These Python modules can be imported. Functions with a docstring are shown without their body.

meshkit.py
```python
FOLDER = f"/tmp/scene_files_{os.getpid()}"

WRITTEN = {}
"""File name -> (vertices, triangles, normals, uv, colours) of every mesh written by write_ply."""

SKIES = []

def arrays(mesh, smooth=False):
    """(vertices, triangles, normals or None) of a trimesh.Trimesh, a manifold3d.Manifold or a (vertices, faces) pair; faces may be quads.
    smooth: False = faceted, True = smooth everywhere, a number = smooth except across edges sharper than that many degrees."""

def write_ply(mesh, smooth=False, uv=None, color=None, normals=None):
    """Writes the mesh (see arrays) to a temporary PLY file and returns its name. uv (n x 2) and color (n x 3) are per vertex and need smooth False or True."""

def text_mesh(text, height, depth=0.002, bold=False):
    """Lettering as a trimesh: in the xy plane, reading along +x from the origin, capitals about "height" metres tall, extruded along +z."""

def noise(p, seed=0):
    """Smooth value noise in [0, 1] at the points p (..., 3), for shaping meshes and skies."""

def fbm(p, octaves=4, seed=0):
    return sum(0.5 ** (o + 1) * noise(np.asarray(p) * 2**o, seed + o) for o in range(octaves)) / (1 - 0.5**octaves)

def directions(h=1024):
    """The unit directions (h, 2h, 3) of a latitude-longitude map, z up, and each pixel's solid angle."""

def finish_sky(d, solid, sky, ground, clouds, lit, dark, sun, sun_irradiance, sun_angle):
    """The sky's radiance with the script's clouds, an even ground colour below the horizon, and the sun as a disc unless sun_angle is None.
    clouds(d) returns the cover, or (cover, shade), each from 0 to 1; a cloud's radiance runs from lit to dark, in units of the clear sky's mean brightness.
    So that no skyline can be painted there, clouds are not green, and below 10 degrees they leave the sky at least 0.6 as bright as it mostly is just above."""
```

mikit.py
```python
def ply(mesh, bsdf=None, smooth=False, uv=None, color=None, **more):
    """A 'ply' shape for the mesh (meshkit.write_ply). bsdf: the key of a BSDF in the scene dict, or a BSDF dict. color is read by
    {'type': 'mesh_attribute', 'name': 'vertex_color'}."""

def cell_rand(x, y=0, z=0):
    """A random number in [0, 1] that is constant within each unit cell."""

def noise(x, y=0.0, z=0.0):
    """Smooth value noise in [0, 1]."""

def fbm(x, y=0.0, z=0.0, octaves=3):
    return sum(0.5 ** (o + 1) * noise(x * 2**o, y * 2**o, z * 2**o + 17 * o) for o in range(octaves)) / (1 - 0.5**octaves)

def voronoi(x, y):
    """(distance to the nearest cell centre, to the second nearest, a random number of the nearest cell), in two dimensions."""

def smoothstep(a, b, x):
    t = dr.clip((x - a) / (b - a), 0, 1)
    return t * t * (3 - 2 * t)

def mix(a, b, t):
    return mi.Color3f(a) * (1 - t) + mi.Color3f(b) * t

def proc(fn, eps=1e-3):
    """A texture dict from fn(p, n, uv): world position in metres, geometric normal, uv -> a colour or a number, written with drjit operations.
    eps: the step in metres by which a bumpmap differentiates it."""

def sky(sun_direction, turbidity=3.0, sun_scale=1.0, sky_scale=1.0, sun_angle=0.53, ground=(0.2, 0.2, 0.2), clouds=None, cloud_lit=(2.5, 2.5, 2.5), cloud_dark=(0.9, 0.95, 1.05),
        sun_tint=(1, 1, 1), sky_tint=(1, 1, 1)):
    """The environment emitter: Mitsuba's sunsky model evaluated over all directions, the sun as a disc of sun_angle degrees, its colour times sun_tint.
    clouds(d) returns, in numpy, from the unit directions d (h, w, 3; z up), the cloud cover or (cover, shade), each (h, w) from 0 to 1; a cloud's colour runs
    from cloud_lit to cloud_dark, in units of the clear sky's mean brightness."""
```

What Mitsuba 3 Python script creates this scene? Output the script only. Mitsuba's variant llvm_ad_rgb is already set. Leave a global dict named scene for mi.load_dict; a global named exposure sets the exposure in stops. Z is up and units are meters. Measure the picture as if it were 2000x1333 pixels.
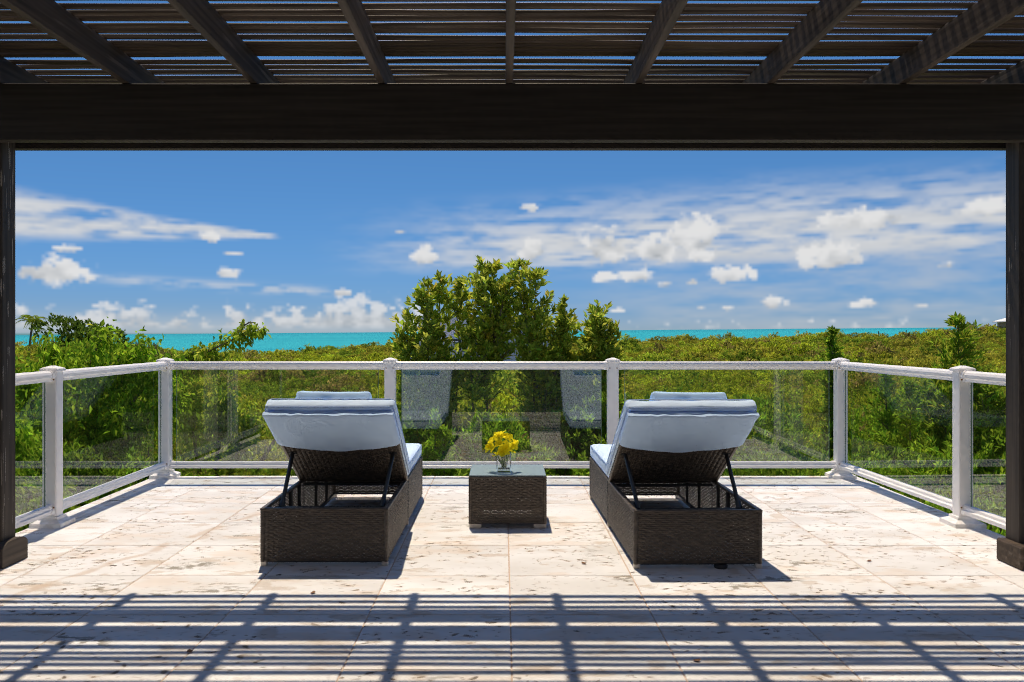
import math, random
import numpy as np, trimesh, mitsuba as mi, drjit as dr
import mikit, meshkit
from mikit import noise, fbm, voronoi, cell_rand, smoothstep, mix
from shapely.geometry import Polygon

T = mi.ScalarTransform4f
scene, labels = {}, {}
W_PX, F_PX = 2000.0, 1711.0

# ------------------------------------------------------------------ camera, sky, exposure
EYE = (0.0, 0.0, 1.2)
scene['camera'] = {'type': 'perspective', 'fov': math.degrees(2 * math.atan(W_PX / 2 / F_PX)), 'fov_axis': 'x',
                   'to_world': T().look_at(origin=list(EYE), target=[0, 10, 1.2], up=[0, 0, 1]),
                   'principal_point_offset_x': 17.0 / 2000, 'principal_point_offset_y': 14.0 / 1333,
                   'near_clip': 0.05, 'far_clip': 60000.0}
exposure = 1.42
SUN = (-0.085, 0.42, 1.0)


def sky_clouds(d):
    az = np.degrees(np.arctan2(d[..., 0], d[..., 1]))
    el = np.degrees(np.arcsin(np.clip(d[..., 2], -1, 1)))
    P = lambda a, b, c=0.0: np.stack([a, b, np.full_like(a, c)], -1)
    ss = lambda a, b, x: (lambda t: t * t * (3 - 2 * t))(np.clip((x - a) / (b - a), 0, 1))
    cover, shade = np.zeros_like(az), np.zeros_like(az)

    def over(c, s):
        nonlocal cover, shade
        c = np.clip(c, 0, 1)
        shade = np.where(c > 0, (shade * cover * (1 - c) + s * c) / np.maximum(cover * (1 - c) + c, 1e-6), shade)
        cover = cover + c * (1 - cover)

    # high cirrus: long streaks of wind-drawn ice
    w1 = meshkit.fbm(P(az * .10, el * .35, 3), 4, 11)
    st = meshkit.fbm(P(az * .16 + w1 * 2.0, (el + .04 * az) * 1.5, 1), 5, 5)
    fine = meshkit.fbm(P(az * .6 + w1 * 3, (el - .035 * az) * 3.2 + w1 * 1.5, 7), 4, 21)
    right = ss(-13, 2, az) * ss(3.6, 4.9, el - .02 * az) * (1 - ss(5.2, 9.3, el - .065 * np.clip(az, -20, 16) - .3))
    over(.92 * right * ss(.26, .70, .42 * st + .58 * fine + .10 * right), .05 + .4 * (1 - fine))
    over(.42 * np.exp(-np.maximum(el, 0) / 1.9), .45)
    veil = ss(-2, 18, az) * (1 - ss(4.5, 8.0, el))
    over(.50 * veil * ss(.25, .8, .6 * st + .4 * fine), .42)
    t = np.clip((az + 31) / 17.0, 0, 1)
    mid, half = 6.85 - .75 * t, 1.7 * (1 - t) ** 1.1 + .10
    wedge = (1 - ss(.55, 1.15, np.abs(el - mid) / half + .5 * (fine - .5))) * ss(-60, -40, az) * (1 - ss(.93, 1.0, t))
    over(.92 * wedge * ss(.22, .62, .35 * st + .65 * fine), .05 + .4 * (1 - fine))
    low = np.exp(-((el - (3.15 - .045 * (az + 22))) / .28) ** 2) * ss(-27, -22, az) * (1 - ss(-13, -10, az))
    over(.6 * low * ss(.35, .62, fine), .2)
    out = ss(31, 48, np.abs(az)) * ss(.56, .75, st) * ss(4, 9, el) * (1 - ss(30, 60, el))
    over(.6 * out, .2)
    # fair-weather cumulus, each where it floats (azimuth, elevation, half width, half height in degrees)
    puffs = [(-27.4, 3.55, 2.2, .95), (-26.3, 4.95, .8, .25), (-18.5, 5.9, .6, .42), (-17.4, 3.75, .68, .42), (-10.4, 2.6, .62, .34), (-5.0, 4.95, .8, .68),
             (1.75, 8.2, .7, .32), (1.9, 5.4, .9, .95), (6.7, 5.55, 1.65, 1.45), (9.9, 5.35, 1.5, 1.2), (12.4, 6.2, 1.6, 1.45), (12.9, 4.9, 1.0, .42),
             (20.4, 4.65, 2.2, 1.1), (14.6, 3.65, 1.5, .65), (8.5, 3.65, 1.2, .5), (6.6, 3.65, .8, .36), (17.0, 1.95, .8, .48), (12.2, 3.3, .5, .32),
             (29.0, 7.1, 1.7, .6), (22.4, 6.8, 2.3, .75), (22.4, 1.85, .8, .32), (10.5, 3.15, .6, .28), (7.4, 1.5, .42, .18), (12.6, 1.6, .42, .18),
             (14.3, 1.6, .5, .2), (25.4, 1.65, .5, .18), (-6.7, 6.6, .5, .16), (-17.0, 5.0, .7, .15), (4.2, 1.0, .4, .15), (27.0, 4.0, .6, .2),
             (-44, 6, 4, 1.6), (-60, 9, 6, 2.5), (44, 8, 5, 2.0), (58, 5, 4, 1.5), (80, 10, 7, 3), (-85, 7, 6, 2.4), (120, 9, 8, 3), (-120, 12, 9, 3.5), (165, 10, 9, 4)]
    n1 = meshkit.fbm(P(az * 1.0, el * 1.4, 5), 3, 31)
    n2 = meshkit.fbm(P(az * 2.5, el * 3.0, 2), 3, 43)
    lump = .5 * n1 + .5 * n2
    # bank of distant cumulus low over the sea on the left
    a1 = meshkit.fbm(P(az * .55, az * 0, 9), 4, 51)
    b1 = meshkit.fbm(P(az * 1.6, el * 2.4, 19), 3, 61)
    top = (1.25 + 3.2 * (a1 - .45)) * ss(-42, -30, az) * (1 - ss(-9, .5, az))
    body = (top - el) * .95 + 3.0 * (b1 - .5) + .30
    over(.80 * ss(.05, .75, body) * ss(.10, .7, el), np.clip(.25 + 1.7 * (.5 - b1) + .25 * (1 - el / 1.6), 0, .9))
    over(.30 * ss(-44, -30, az) * (1 - ss(-6, 3, az)) * np.exp(-((el - .5) / .7) ** 2), .3)
    for a, e, rx, ry in puffs:
        x, y = (az - a) / rx, (el - e) / ry
        m = (np.abs(x) < 2.0) & (np.abs(y) < 2.0)
        if not m.any():
            continue
        y2 = np.where(y < 0, y * 1.5, y)
        r = np.sqrt(x * x + y2 * y2)
        body = np.where(m, 1.14 - r + 2.0 * (lump - .5), 0)
        over(.98 * ss(.12, .52, body), np.clip(.22 - .40 * y + 1.2 * (.5 - n1), 0, .95))
    return cover, shade


scene['sky'] = mikit.sky(SUN, turbidity=2.6, ground=(.05, .22, .24), clouds=sky_clouds, cloud_lit=(4.2, 4.2, 4.2), cloud_dark=(1.55, 1.75, 1.95), sky_tint=(.40, .62, .86))

# ------------------------------------------------------------------ helpers
def numbered(name):
    used = lambda k: k in scene or k in labels or any(s.startswith(k + '__') for s in scene)
    if not used(name):
        return name
    i = 1
    while used(f'{name}_{i:03d}'):
        i += 1
    return f'{name}_{i:03d}'


_count = {}


def obj(name, mesh, bsdf, parent=None, smooth=False, color=None, to_world=None, kind=None):
    """one entry of the scene, under parent + '__' if given; names that are taken get a number"""
    base = f'{parent}__{name}' if parent else name
    n = _count.get(base, 0)
    _count[base] = n + 1
    key = base if n == 0 else f'{base}_{n:03d}'
    d = mikit.ply(mesh, bsdf, smooth, color=color)
    if to_world is not None:
        d['to_world'] = to_world
    scene[key] = d
    if kind:
        labels[key] = {'kind': kind}
    return key


_things = {}


def thing(name, label, cat, group=None):
    n = _things.get(name, 0)
    _things[name] = n + 1
    key = name if n == 0 else f'{name}_{n:03d}'
    labels[key] = {'label': label, 'category': cat}
    if group:
        labels[key]['group'] = group
    return key


def cbox(x0, x1, y0, y1, z0, z1, b=0.004):
    """box with chamfered edges"""
    c = np.array([(x0 + x1) / 2, (y0 + y1) / 2, (z0 + z1) / 2])
    h = np.array([x1 - x0, y1 - y0, z1 - z0]) / 2
    b = min(b, h.min() * .45)
    pts = []
    for s in np.ndindex(2, 2, 2):
        sg = np.array(s) * 2 - 1
        for k in range(3):
            q = h - b
            q[k] = h[k]
            pts.append(c + sg * q)
    return trimesh.convex.convex_hull(np.array(pts))


def box(x0, x1, y0, y1, z0, z1):
    m = trimesh.creation.box((x1 - x0, y1 - y0, z1 - z0))
    m.apply_translation(((x0 + x1) / 2, (y0 + y1) / 2, (z0 + z1) / 2))
    return m


def tube(points, radii, sides=6):
    p = np.asarray(points, float)
    r = np.broadcast_to(np.asarray(radii, float), (len(p),))
    t = np.gradient(p, axis=0)
    t /= np.linalg.norm(t, axis=1, keepdims=True) + 1e-12
    ref = np.where(np.abs(t[:, 2:]) < .9, [[0, 0, 1.0]], [[1.0, 0, 0]])
    a = np.cross(t, ref)
    a /= np.linalg.norm(a, axis=1, keepdims=True) + 1e-12
    b = np.cross(t, a)
    ang = np.arange(sides) * 2 * np.pi / sides
    v = p[:, None] + r[:, None, None] * (np.cos(ang)[None, :, None] * a[:, None] + np.sin(ang)[None, :, None] * b[:, None])
    F = []
    n = len(p)
    for i in range(n - 1):
        for j in range(sides):
            q = (i * sides + j, i * sides + (j + 1) % sides, (i + 1) * sides + (j + 1) % sides, (i + 1) * sides + j)
            F += [(q[0], q[2], q[1]), (q[0], q[3], q[2])]
    v = np.vstack([v.reshape(-1, 3), p[:1], p[-1:]])
    for j in range(sides):
        F += [(n * sides, j, (j + 1) % sides), (n * sides + 1, (n - 1) * sides + (j + 1) % sides, (n - 1) * sides + j)]
    return trimesh.Trimesh(v, np.array(F), process=False)


def cat(ms):
    return trimesh.util.concatenate(ms)


def sweep(profile, p0, p1):
    """a straight bar of the profile (across, up) from p0 to p1, level"""
    p0, p1 = np.asarray(p0, float), np.asarray(p1, float)
    L = np.linalg.norm(p1 - p0)
    m = trimesh.creation.extrude_polygon(Polygon(profile), L, engine='earcut')
    d = (p1 - p0) / L
    side = np.cross(d, [0, 0, 1.0])
    side /= np.linalg.norm(side)
    M = np.eye(4)
    M[:3, 0], M[:3, 1], M[:3, 2], M[:3, 3] = side, [0, 0, 1], d, p0
    m.apply_transform(M)
    if np.linalg.det(M[:3, :3]) < 0:
        m.invert()
    return m


def soft_box(w, l, t, r, seed, res=.022, wr=.004, puff=.006):
    """a cushion: rounded box (x, y, z centred) with puffed faces and wrinkles"""
    nx, ny, nz = [max(3, int(s / res)) for s in (w, l, t)]
    nz = max(4, nz)
    V, F = [], []

    def face(fix, sgn, u, v, nu, nv):
        base = sum(len(a) for a in V)
        a, b = np.meshgrid(np.linspace(-1, 1, nu + 1), np.linspace(-1, 1, nv + 1), indexing='ij')
        p = np.zeros((nu + 1, nv + 1, 3))
        p[..., fix], p[..., u], p[..., v] = sgn, a, b
        V.append(p.reshape(-1, 3))
        i, j = np.meshgrid(np.arange(nu), np.arange(nv), indexing='ij')
        q = np.stack([i * (nv + 1) + j, (i + 1) * (nv + 1) + j, (i + 1) * (nv + 1) + j + 1, i * (nv + 1) + j + 1], -1).reshape(-1, 4) + base
        F.append(q if sgn > 0 else q[:, ::-1])
    face(2, 1, 0, 1, nx, ny); face(2, -1, 0, 1, nx, ny)
    face(0, 1, 1, 2, ny, nz); face(0, -1, 1, 2, ny, nz)
    face(1, 1, 2, 0, nz, nx); face(1, -1, 2, 0, nz, nx)
    v, f = np.vstack(V), np.vstack(F)
    m = trimesh.Trimesh(v, np.vstack([f[:, [0, 1, 2]], f[:, [0, 2, 3]]]), process=False)
    m.merge_vertices(digits_vertex=6)
    h = np.array([w, l, t]) / 2
    p = np.array(m.vertices) * h
    inner = np.clip(p, -(h - r), h - r)
    dlt = p - inner
    ln = np.linalg.norm(dlt, axis=1, keepdims=True)
    q = inner + dlt / np.maximum(ln, 1e-9) * r * (ln > 1e-9)
    u = np.array(m.vertices)
    edge = np.clip(1 - np.abs(u[:, :2]).max(1), 0, 1)
    q[:, 2] += np.sign(u[:, 2]) * puff * np.minimum(1, edge * 4) * (np.abs(u[:, 2]) > .99)
    n = np.array(trimesh.Trimesh(q, m.faces, process=False).vertex_normals)
    wv = meshkit.fbm(np.stack([q[:, 0] * 9, q[:, 1] * 16, q[:, 2] * 18], -1) + seed * 7.3, 3, seed) - .5
    wv2 = meshkit.noise(np.stack([q[:, 0] * 30 + q[:, 1] * 14, q[:, 1] * 12, q[:, 2] * 40], -1), seed + 3) - .5
    q = q + n * (wr * 2 * wv + wr * .7 * wv2)[:, None]
    return trimesh.Trimesh(q, m.faces, process=False)


# ------------------------------------------------------------------ materials
def two(b):
    return {'type': 'twosided', 'bsdf': b}


def rgb(*c):
    return {'type': 'rgb', 'value': list(c)}


def wood_fn(axis, flecks=False, gain=1.0, low=(.038, .029, .022), high=(.125, .094, .068)):
    def fn(p, n, uv):
        a = [p.x, p.y, p.z]
        l = a.pop(axis)
        g = fbm(l * 2.2, a[0] * 55, a[1] * 55, 3)
        big = fbm(l * .9 + 31, a[0] * 4 + 7, a[1] * 4, 3)
        c = mix(low, high, smoothstep(.25, .8, .55 * g + .45 * big))
        c = mix(c, (.19, .155, .125), (.5 if high[0] > .1 else .06) * smoothstep(.62, .80, fbm(l * 3 + 3, a[0] * 30, a[1] * 30 + 11, 3)))
        if flecks:
            fl = smoothstep(.73, .77, noise(l * 9, a[0] * 130, a[1] * 130)) * smoothstep(.5, .62, fbm(l * 2.1 + 5, a[0] * 6, a[1] * 6, 2))
            c = mix(c, (.36, .32, .28), fl)
        return c
    return fn


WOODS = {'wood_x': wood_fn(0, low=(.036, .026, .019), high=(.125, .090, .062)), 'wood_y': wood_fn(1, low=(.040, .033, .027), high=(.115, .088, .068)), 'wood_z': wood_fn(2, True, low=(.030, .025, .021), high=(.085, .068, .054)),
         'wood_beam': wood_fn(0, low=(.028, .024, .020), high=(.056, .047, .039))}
for k, fn_ in WOODS.items():
    scene[k] = two({'type': 'principled', 'base_color': mikit.proc(fn_), 'roughness': .6, 'specular': .25})


def stone_fn(p, n, uv):
    x, y = p.x, p.y
    tx, ty = dr.floor((x - .03) / .606), dr.floor((y - .076) / .611)
    r1, r2 = cell_rand(tx, ty, 5), cell_rand(tx, ty, 9)
    sx, sy = x + r1 * 13, y + r2 * 17
    cloud = fbm(sx * 2.6, sy * 5.0, 1, 4)
    c = mix((.68, .68, .67), (.79, .805, .815), smoothstep(.25, .75, cloud))
    c = mix(c, (.70, .585, .48), .42 * smoothstep(.54, .76, fbm(sx * 4.2 + 5, sy * 8.5, 4, 4)))
    c = mix(c, (.47, .36, .24), .45 * smoothstep(.63, .76, fbm(sx * 7 + 9, sy * 13, 8, 4)))
    c = c * (.93 + .10 * r1)
    # shell holes and fossil pits, lying along the bedding
    wx, wy = sx + .07 * fbm(sx * 16, sy * 16, 2, 2), sy + .05 * fbm(sx * 18, sy * 18, 6, 2)
    dens = smoothstep(.40, .64, fbm(sx * 3.1, sy * 4.3, 12, 3))
    d, e, k = voronoi(wx * 15, wy * 20)
    q = (k - .60) / .40
    pit = (1 - smoothstep(.02 + .14 * q, .12 + .19 * q, d)) * smoothstep(.60, .64, k) * smoothstep(.15, .75, dens)
    d2, e2, k2 = voronoi(wx * 26 + 4, wy * 36)
    pit2 = (1 - smoothstep(.14, .30, d2)) * smoothstep(.74, .78, k2)
    halo = (1 - smoothstep(.10, .55, d)) * smoothstep(.60, .64, k) * dens
    c = mix(c, (.50, .40, .30), .40 * halo)
    tone = cell_rand(dr.floor(wx * 15), dr.floor(wy * 20), 31)
    c = mix(c, mix((.07, .06, .05), (.26, .195, .135), tone * tone), .88 * pit)
    c = mix(c, (.22, .175, .13), .65 * pit2 * (.25 + .75 * dens))
    # weathering stains of dark algae in blotches
    st = smoothstep(.66, .80, fbm(sx * 2.2 + 31, sy * 6.0 + 3, 15, 4)) * smoothstep(.45, .65, fbm(sx * 25, sy * 50, 3, 3))
    c = mix(c, (.17, .145, .095), .75 * st)
    # rusty trickle that runs across several tiles
    tr = x + 1.93 + .32 * (4.9 - y) + .05 * (fbm(y * 5, 3, 1, 3) - .5) * 2
    c = mix(c, (.50, .385, .28), .55 * (1 - smoothstep(.012, .045, dr.abs(tr))) * smoothstep(.35, .6, fbm(y * 9, x * 9, 2, 3)))
    return c


def stone_bump(p, n, uv):
    tx, ty = dr.floor((p.x - .03) / .606), dr.floor((p.y - .076) / .611)
    sx, sy = p.x + cell_rand(tx, ty, 5) * 13, p.y + cell_rand(tx, ty, 9) * 17
    return fbm(sx * 22, sy * 40, 1, 3) * .6


scene['stone'] = two({'type': 'bumpmap', 'scale': .004, 'arbitrary': mikit.proc(stone_bump, 4e-3), 'bsdf': {'type': 'principled', 'base_color': mikit.proc(stone_fn), 'roughness': .75, 'specular': .25}})
scene['grout'] = two({'type': 'principled', 'base_color': rgb(.54, .42, .33), 'roughness': .95, 'specular': .1})
scene['stucco'] = two({'type': 'principled', 'base_color': rgb(.62, .60, .57), 'roughness': .9, 'specular': .2})


def vinyl_fn(p, n, uv):
    g = fbm(p.x * 7, p.y * 7, p.z * 7, 3)
    c = mix((.91, .905, .90), (.85, .84, .825), .5 * smoothstep(.55, .8, g))
    low = (1 - smoothstep(.0, .12, p.z)) * smoothstep(.4, .7, fbm(p.x * 30, p.y * 30, p.z * 22, 3))
    return mix(c, (.52, .47, .40), .45 * low)


scene['vinyl'] = two({'type': 'principled', 'base_color': mikit.proc(vinyl_fn), 'roughness': .38, 'specular': .5})
scene['rust'] = two({'type': 'principled', 'base_color': rgb(.20, .10, .05), 'roughness': .8})
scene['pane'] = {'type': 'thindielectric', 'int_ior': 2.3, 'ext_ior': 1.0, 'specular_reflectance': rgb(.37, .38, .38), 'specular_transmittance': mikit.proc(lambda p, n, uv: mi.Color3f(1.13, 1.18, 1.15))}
scene['side_pane'] = {'type': 'thindielectric', 'int_ior': 1.75, 'ext_ior': 1.0, 'specular_reflectance': rgb(.62, .62, .62), 'specular_transmittance': mikit.proc(lambda p, n, uv: mi.Color3f(1.01, 1.05, 1.03))}
scene['pane_rim'] = two({'type': 'principled', 'base_color': rgb(.16, .24, .21), 'roughness': .15, 'specular': .6})
scene['rattan'] = two({'type': 'principled', 'base_color': mikit.proc(lambda p, n, uv: mix((.040, .032, .027), (.122, .098, .078), smoothstep(.25, .8, fbm(p.x * 60, p.y * 60, p.z * 160, 2)))), 'roughness': .42, 'specular': .5})
scene['black_metal'] = two({'type': 'principled', 'base_color': rgb(.018, .021, .026), 'roughness': .38, 'specular': .5})
scene['aluminium'] = two({'type': 'principled', 'base_color': rgb(.62, .58, .52), 'roughness': .45, 'metallic': .3})


def cloth_fn(p, n, uv):
    g = fbm(p.x * 14, p.y * 14, p.z * 14, 3)
    return mix((.58, .755, .985), (.66, .82, .99), g)


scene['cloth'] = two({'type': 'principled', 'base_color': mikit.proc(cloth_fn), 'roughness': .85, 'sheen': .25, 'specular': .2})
scene['shaded_cloth'] = two({'type': 'principled', 'base_color': mikit.proc(lambda p, n, uv: mix((.47, .645, .91), (.53, .705, .95), fbm(p.x * 14, p.y * 14, p.z * 14, 3))), 'roughness': .85, 'sheen': .2, 'specular': .2})  # cushion cloth in a darker tone, shade of the flap put into the colour
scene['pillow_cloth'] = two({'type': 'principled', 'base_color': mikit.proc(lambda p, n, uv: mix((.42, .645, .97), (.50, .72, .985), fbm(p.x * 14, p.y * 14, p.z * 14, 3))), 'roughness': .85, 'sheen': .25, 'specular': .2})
scene['piping_cloth'] = two({'type': 'principled', 'base_color': rgb(.33, .45, .68), 'roughness': .85})
scene['clear_glass'] = {'type': 'dielectric', 'int_ior': 1.5, 'ext_ior': 1.0}
scene['table_glass'] = two({'type': 'principled', 'base_color': rgb(.27, .37, .43), 'roughness': .25, 'specular': .7})
scene['leaf'] = {'type': 'principledthin', 'base_color': {'type': 'mesh_attribute', 'name': 'vertex_color'}, 'roughness': .45, 'eta': 1.4, 'diff_trans': 1.15, 'spec_trans': 0.0}
scene['petal'] = {'type': 'principledthin', 'base_color': {'type': 'mesh_attribute', 'name': 'vertex_color'}, 'roughness': .6, 'eta': 1.35, 'diff_trans': 1.25, 'spec_trans': 0.0}
scene['bark'] = two({'type': 'principled', 'base_color': mikit.proc(lambda p, n, uv: mix((.10, .075, .055), (.24, .20, .16), fbm(p.x * 30, p.y * 30, p.z * 9, 3))), 'roughness': .9, 'specular': .2})


def soil_fn(p, n, uv):
    g = fbm(p.x * .35, p.y * .35, 0, 4)
    h = fbm(p.x * 3, p.y * 3, 5, 3)
    c = mix((.060, .062, .018), (.125, .115, .040), smoothstep(.3, .7, .5 * g + .5 * h))
    sand = smoothstep(.66, .74, fbm(p.x * .06 + 4, p.y * .06, 9, 3)) * smoothstep(70, 100, p.y)
    return mix(c, (.42, .37, .29), .7 * sand)


scene['soil'] = two({'type': 'principled', 'base_color': mikit.proc(soil_fn), 'roughness': 1.0, 'specular': .1})


def sea_fn(p, n, uv):
    d = dr.sqrt(p.x * p.x + p.y * p.y)
    t = smoothstep(900, 9000, d)
    c = mix((.025, .37, .43), (.02, .29, .37), t)
    b = fbm(p.x * .00012, dr.log(d) * 9, 3, 2)
    return mix(c, (.012, .30, .38), .4 * smoothstep(.45, .7, b))


scene['sea_water'] = two({'type': 'principled', 'base_color': mikit.proc(sea_fn), 'roughness': .8, 'specular': .08})
scene['wall_paint'] = two({'type': 'principled', 'base_color': rgb(.84, .80, .82), 'roughness': .9, 'specular': .2})
scene['tan_paint'] = two({'type': 'principled', 'base_color': rgb(.42, .31, .23), 'roughness': .9, 'specular': .2})
scene['white_paint'] = two({'type': 'principled', 'base_color': rgb(.80, .79, .77), 'roughness': .7, 'specular': .3})
scene['dark_glazing'] = two({'type': 'principled', 'base_color': rgb(.02, .028, .04), 'roughness': .1, 'specular': .6})
scene['cactus_skin'] = two({'type': 'principled', 'base_color': mikit.proc(lambda p, n, uv: mix((.10, .13, .075), (.22, .23, .16), fbm(p.x * 12, p.y * 12, p.z * 6, 3))), 'roughness': .8})

# ------------------------------------------------------------------ the setting: ground, sea, terrace
RIDGE_X = [-260, -150, -90, -50, -26, 0, 25, 72, 95, 113, 150, 260]
RIDGE_Z = [-3.0, -3.2, -3.9, -4.9, -2.6, -2.0, -2.1, -.9, -.6, 1.2, 2.6, 2.8]


def ground_z(x, y):
    x, y = np.asarray(x, float), np.asarray(y, float)
    base = np.interp(y, [-80, 6, 9, 15, 40, 80, 130], [-1.6, -1.6, -1.65, -2.0, -3.4, -4.9, -5.0])
    ridge = np.interp(x, RIDGE_X, RIDGE_Z)
    t = np.clip((y - 110) / 90, 0, 1)
    t = t * t * (3 - 2 * t)
    z = base * (1 - t) + ridge * t
    t2 = np.clip((y - 215) / 70, 0, 1)
    z = z * (1 - t2) + (-14) * t2
    side = np.clip((x - 8) / 40, 0, 1) * np.clip((y - 8) / 20, 0, 1) * (1 - t)
    z = z + side * 1.0
    return z + .35 * (meshkit.fbm(np.stack([x * .12, y * .12, 0 * x], -1), 3, 4) - .5) * np.clip((y - 8) / 10, 0, 1)


gx = np.unique(np.concatenate([np.linspace(-700, -60, 33), np.linspace(-60, 60, 81), np.linspace(60, 700, 33)]))
gy = np.unique(np.concatenate([np.linspace(-150, 0, 8), np.linspace(0, 60, 61), np.linspace(60, 330, 91)]))
X, Y = np.meshgrid(gx, gy, indexing='ij')
Z = ground_z(X, Y)
nx_, ny_ = X.shape
i, j = np.meshgrid(np.arange(nx_ - 1), np.arange(ny_ - 1), indexing='ij')
q = np.stack([i * ny_ + j, (i + 1) * ny_ + j, (i + 1) * ny_ + j + 1, i * ny_ + j + 1], -1).reshape(-1, 4)
obj('ground', (np.stack([X, Y, Z], -1).reshape(-1, 3), q), 'soil', smooth=True, kind='structure')

sx = np.array([-40000, -4000, -700, 0, 700, 4000, 40000.0])
sy = np.array([200, 600, 2000, 8000, 40000.0])
X, Y = np.meshgrid(sx, sy, indexing='ij')
Z = -10 + .0083 * X + .0033 * Y
i, j = np.meshgrid(np.arange(len(sx) - 1), np.arange(len(sy) - 1), indexing='ij')
n_ = len(sy)
q = np.stack([i * n_ + j, (i + 1) * n_ + j, (i + 1) * n_ + j + 1, i * n_ + j + 1], -1).reshape(-1, 4)
obj('sea', (np.stack([X, Y, Z], -1).reshape(-1, 3), q), 'sea_water', kind='structure')

X0, X1, Y0, Y1 = -2.935, 2.975, -1.89, 7.40
obj('terrace', box(X0 + .02, X1 - .02, Y0, Y1 - .02, -2.8, -.024), 'stucco', kind='structure')
obj('grout_bed', box(X0 + .012, X1 - .012, Y0 + .01, Y1 - .012, -.024, -.0025), 'grout', 'terrace')
rt = random.Random(3)
jx = [.03 + .606 * k for k in range(-6, 7)]
jy = [.076 + .611 * k for k in range(-4, 13)]
for a in range(len(jx) - 1):
    for b in range(len(jy) - 1):
        g = .0028
        x0, x1 = max(jx[a] + g, X0), min(jx[a + 1] - g, X1)
        y0, y1 = max(jy[b] + g, Y0), min(jy[b + 1] - g, Y1)
        if x1 - x0 < .02 or y1 - y0 < .02:
            continue
        dz = rt.uniform(-.0008, .0006)
        obj('tile', cbox(x0, x1, y0, y1, -.022, dz, .0022), 'stone', 'terrace')

# unseen porch and walls behind and above the camera, added to shade the beam
obj('added_house_wall', box(-4.2, 4.2, -2.1, -1.9, -.02, 5.6), 'stucco', kind='structure')
obj('added_house_wall', box(-4.2, -4.0, -1.898, 2.39, -2.8, 5.6), 'stucco', kind='structure')
obj('added_house_wall', box(4.0, 4.2, -1.898, 2.39, -2.8, 5.6), 'stucco', kind='structure')
obj('added_porch_ceiling', box(-3.998, 3.998, -1.898, 2.39, 2.70, 2.95), 'tan_paint', kind='structure')
obj('added_house_wall', box(-3.998, 3.998, 2.19, 2.388, 2.952, 5.6), 'stucco', kind='structure')

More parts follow.
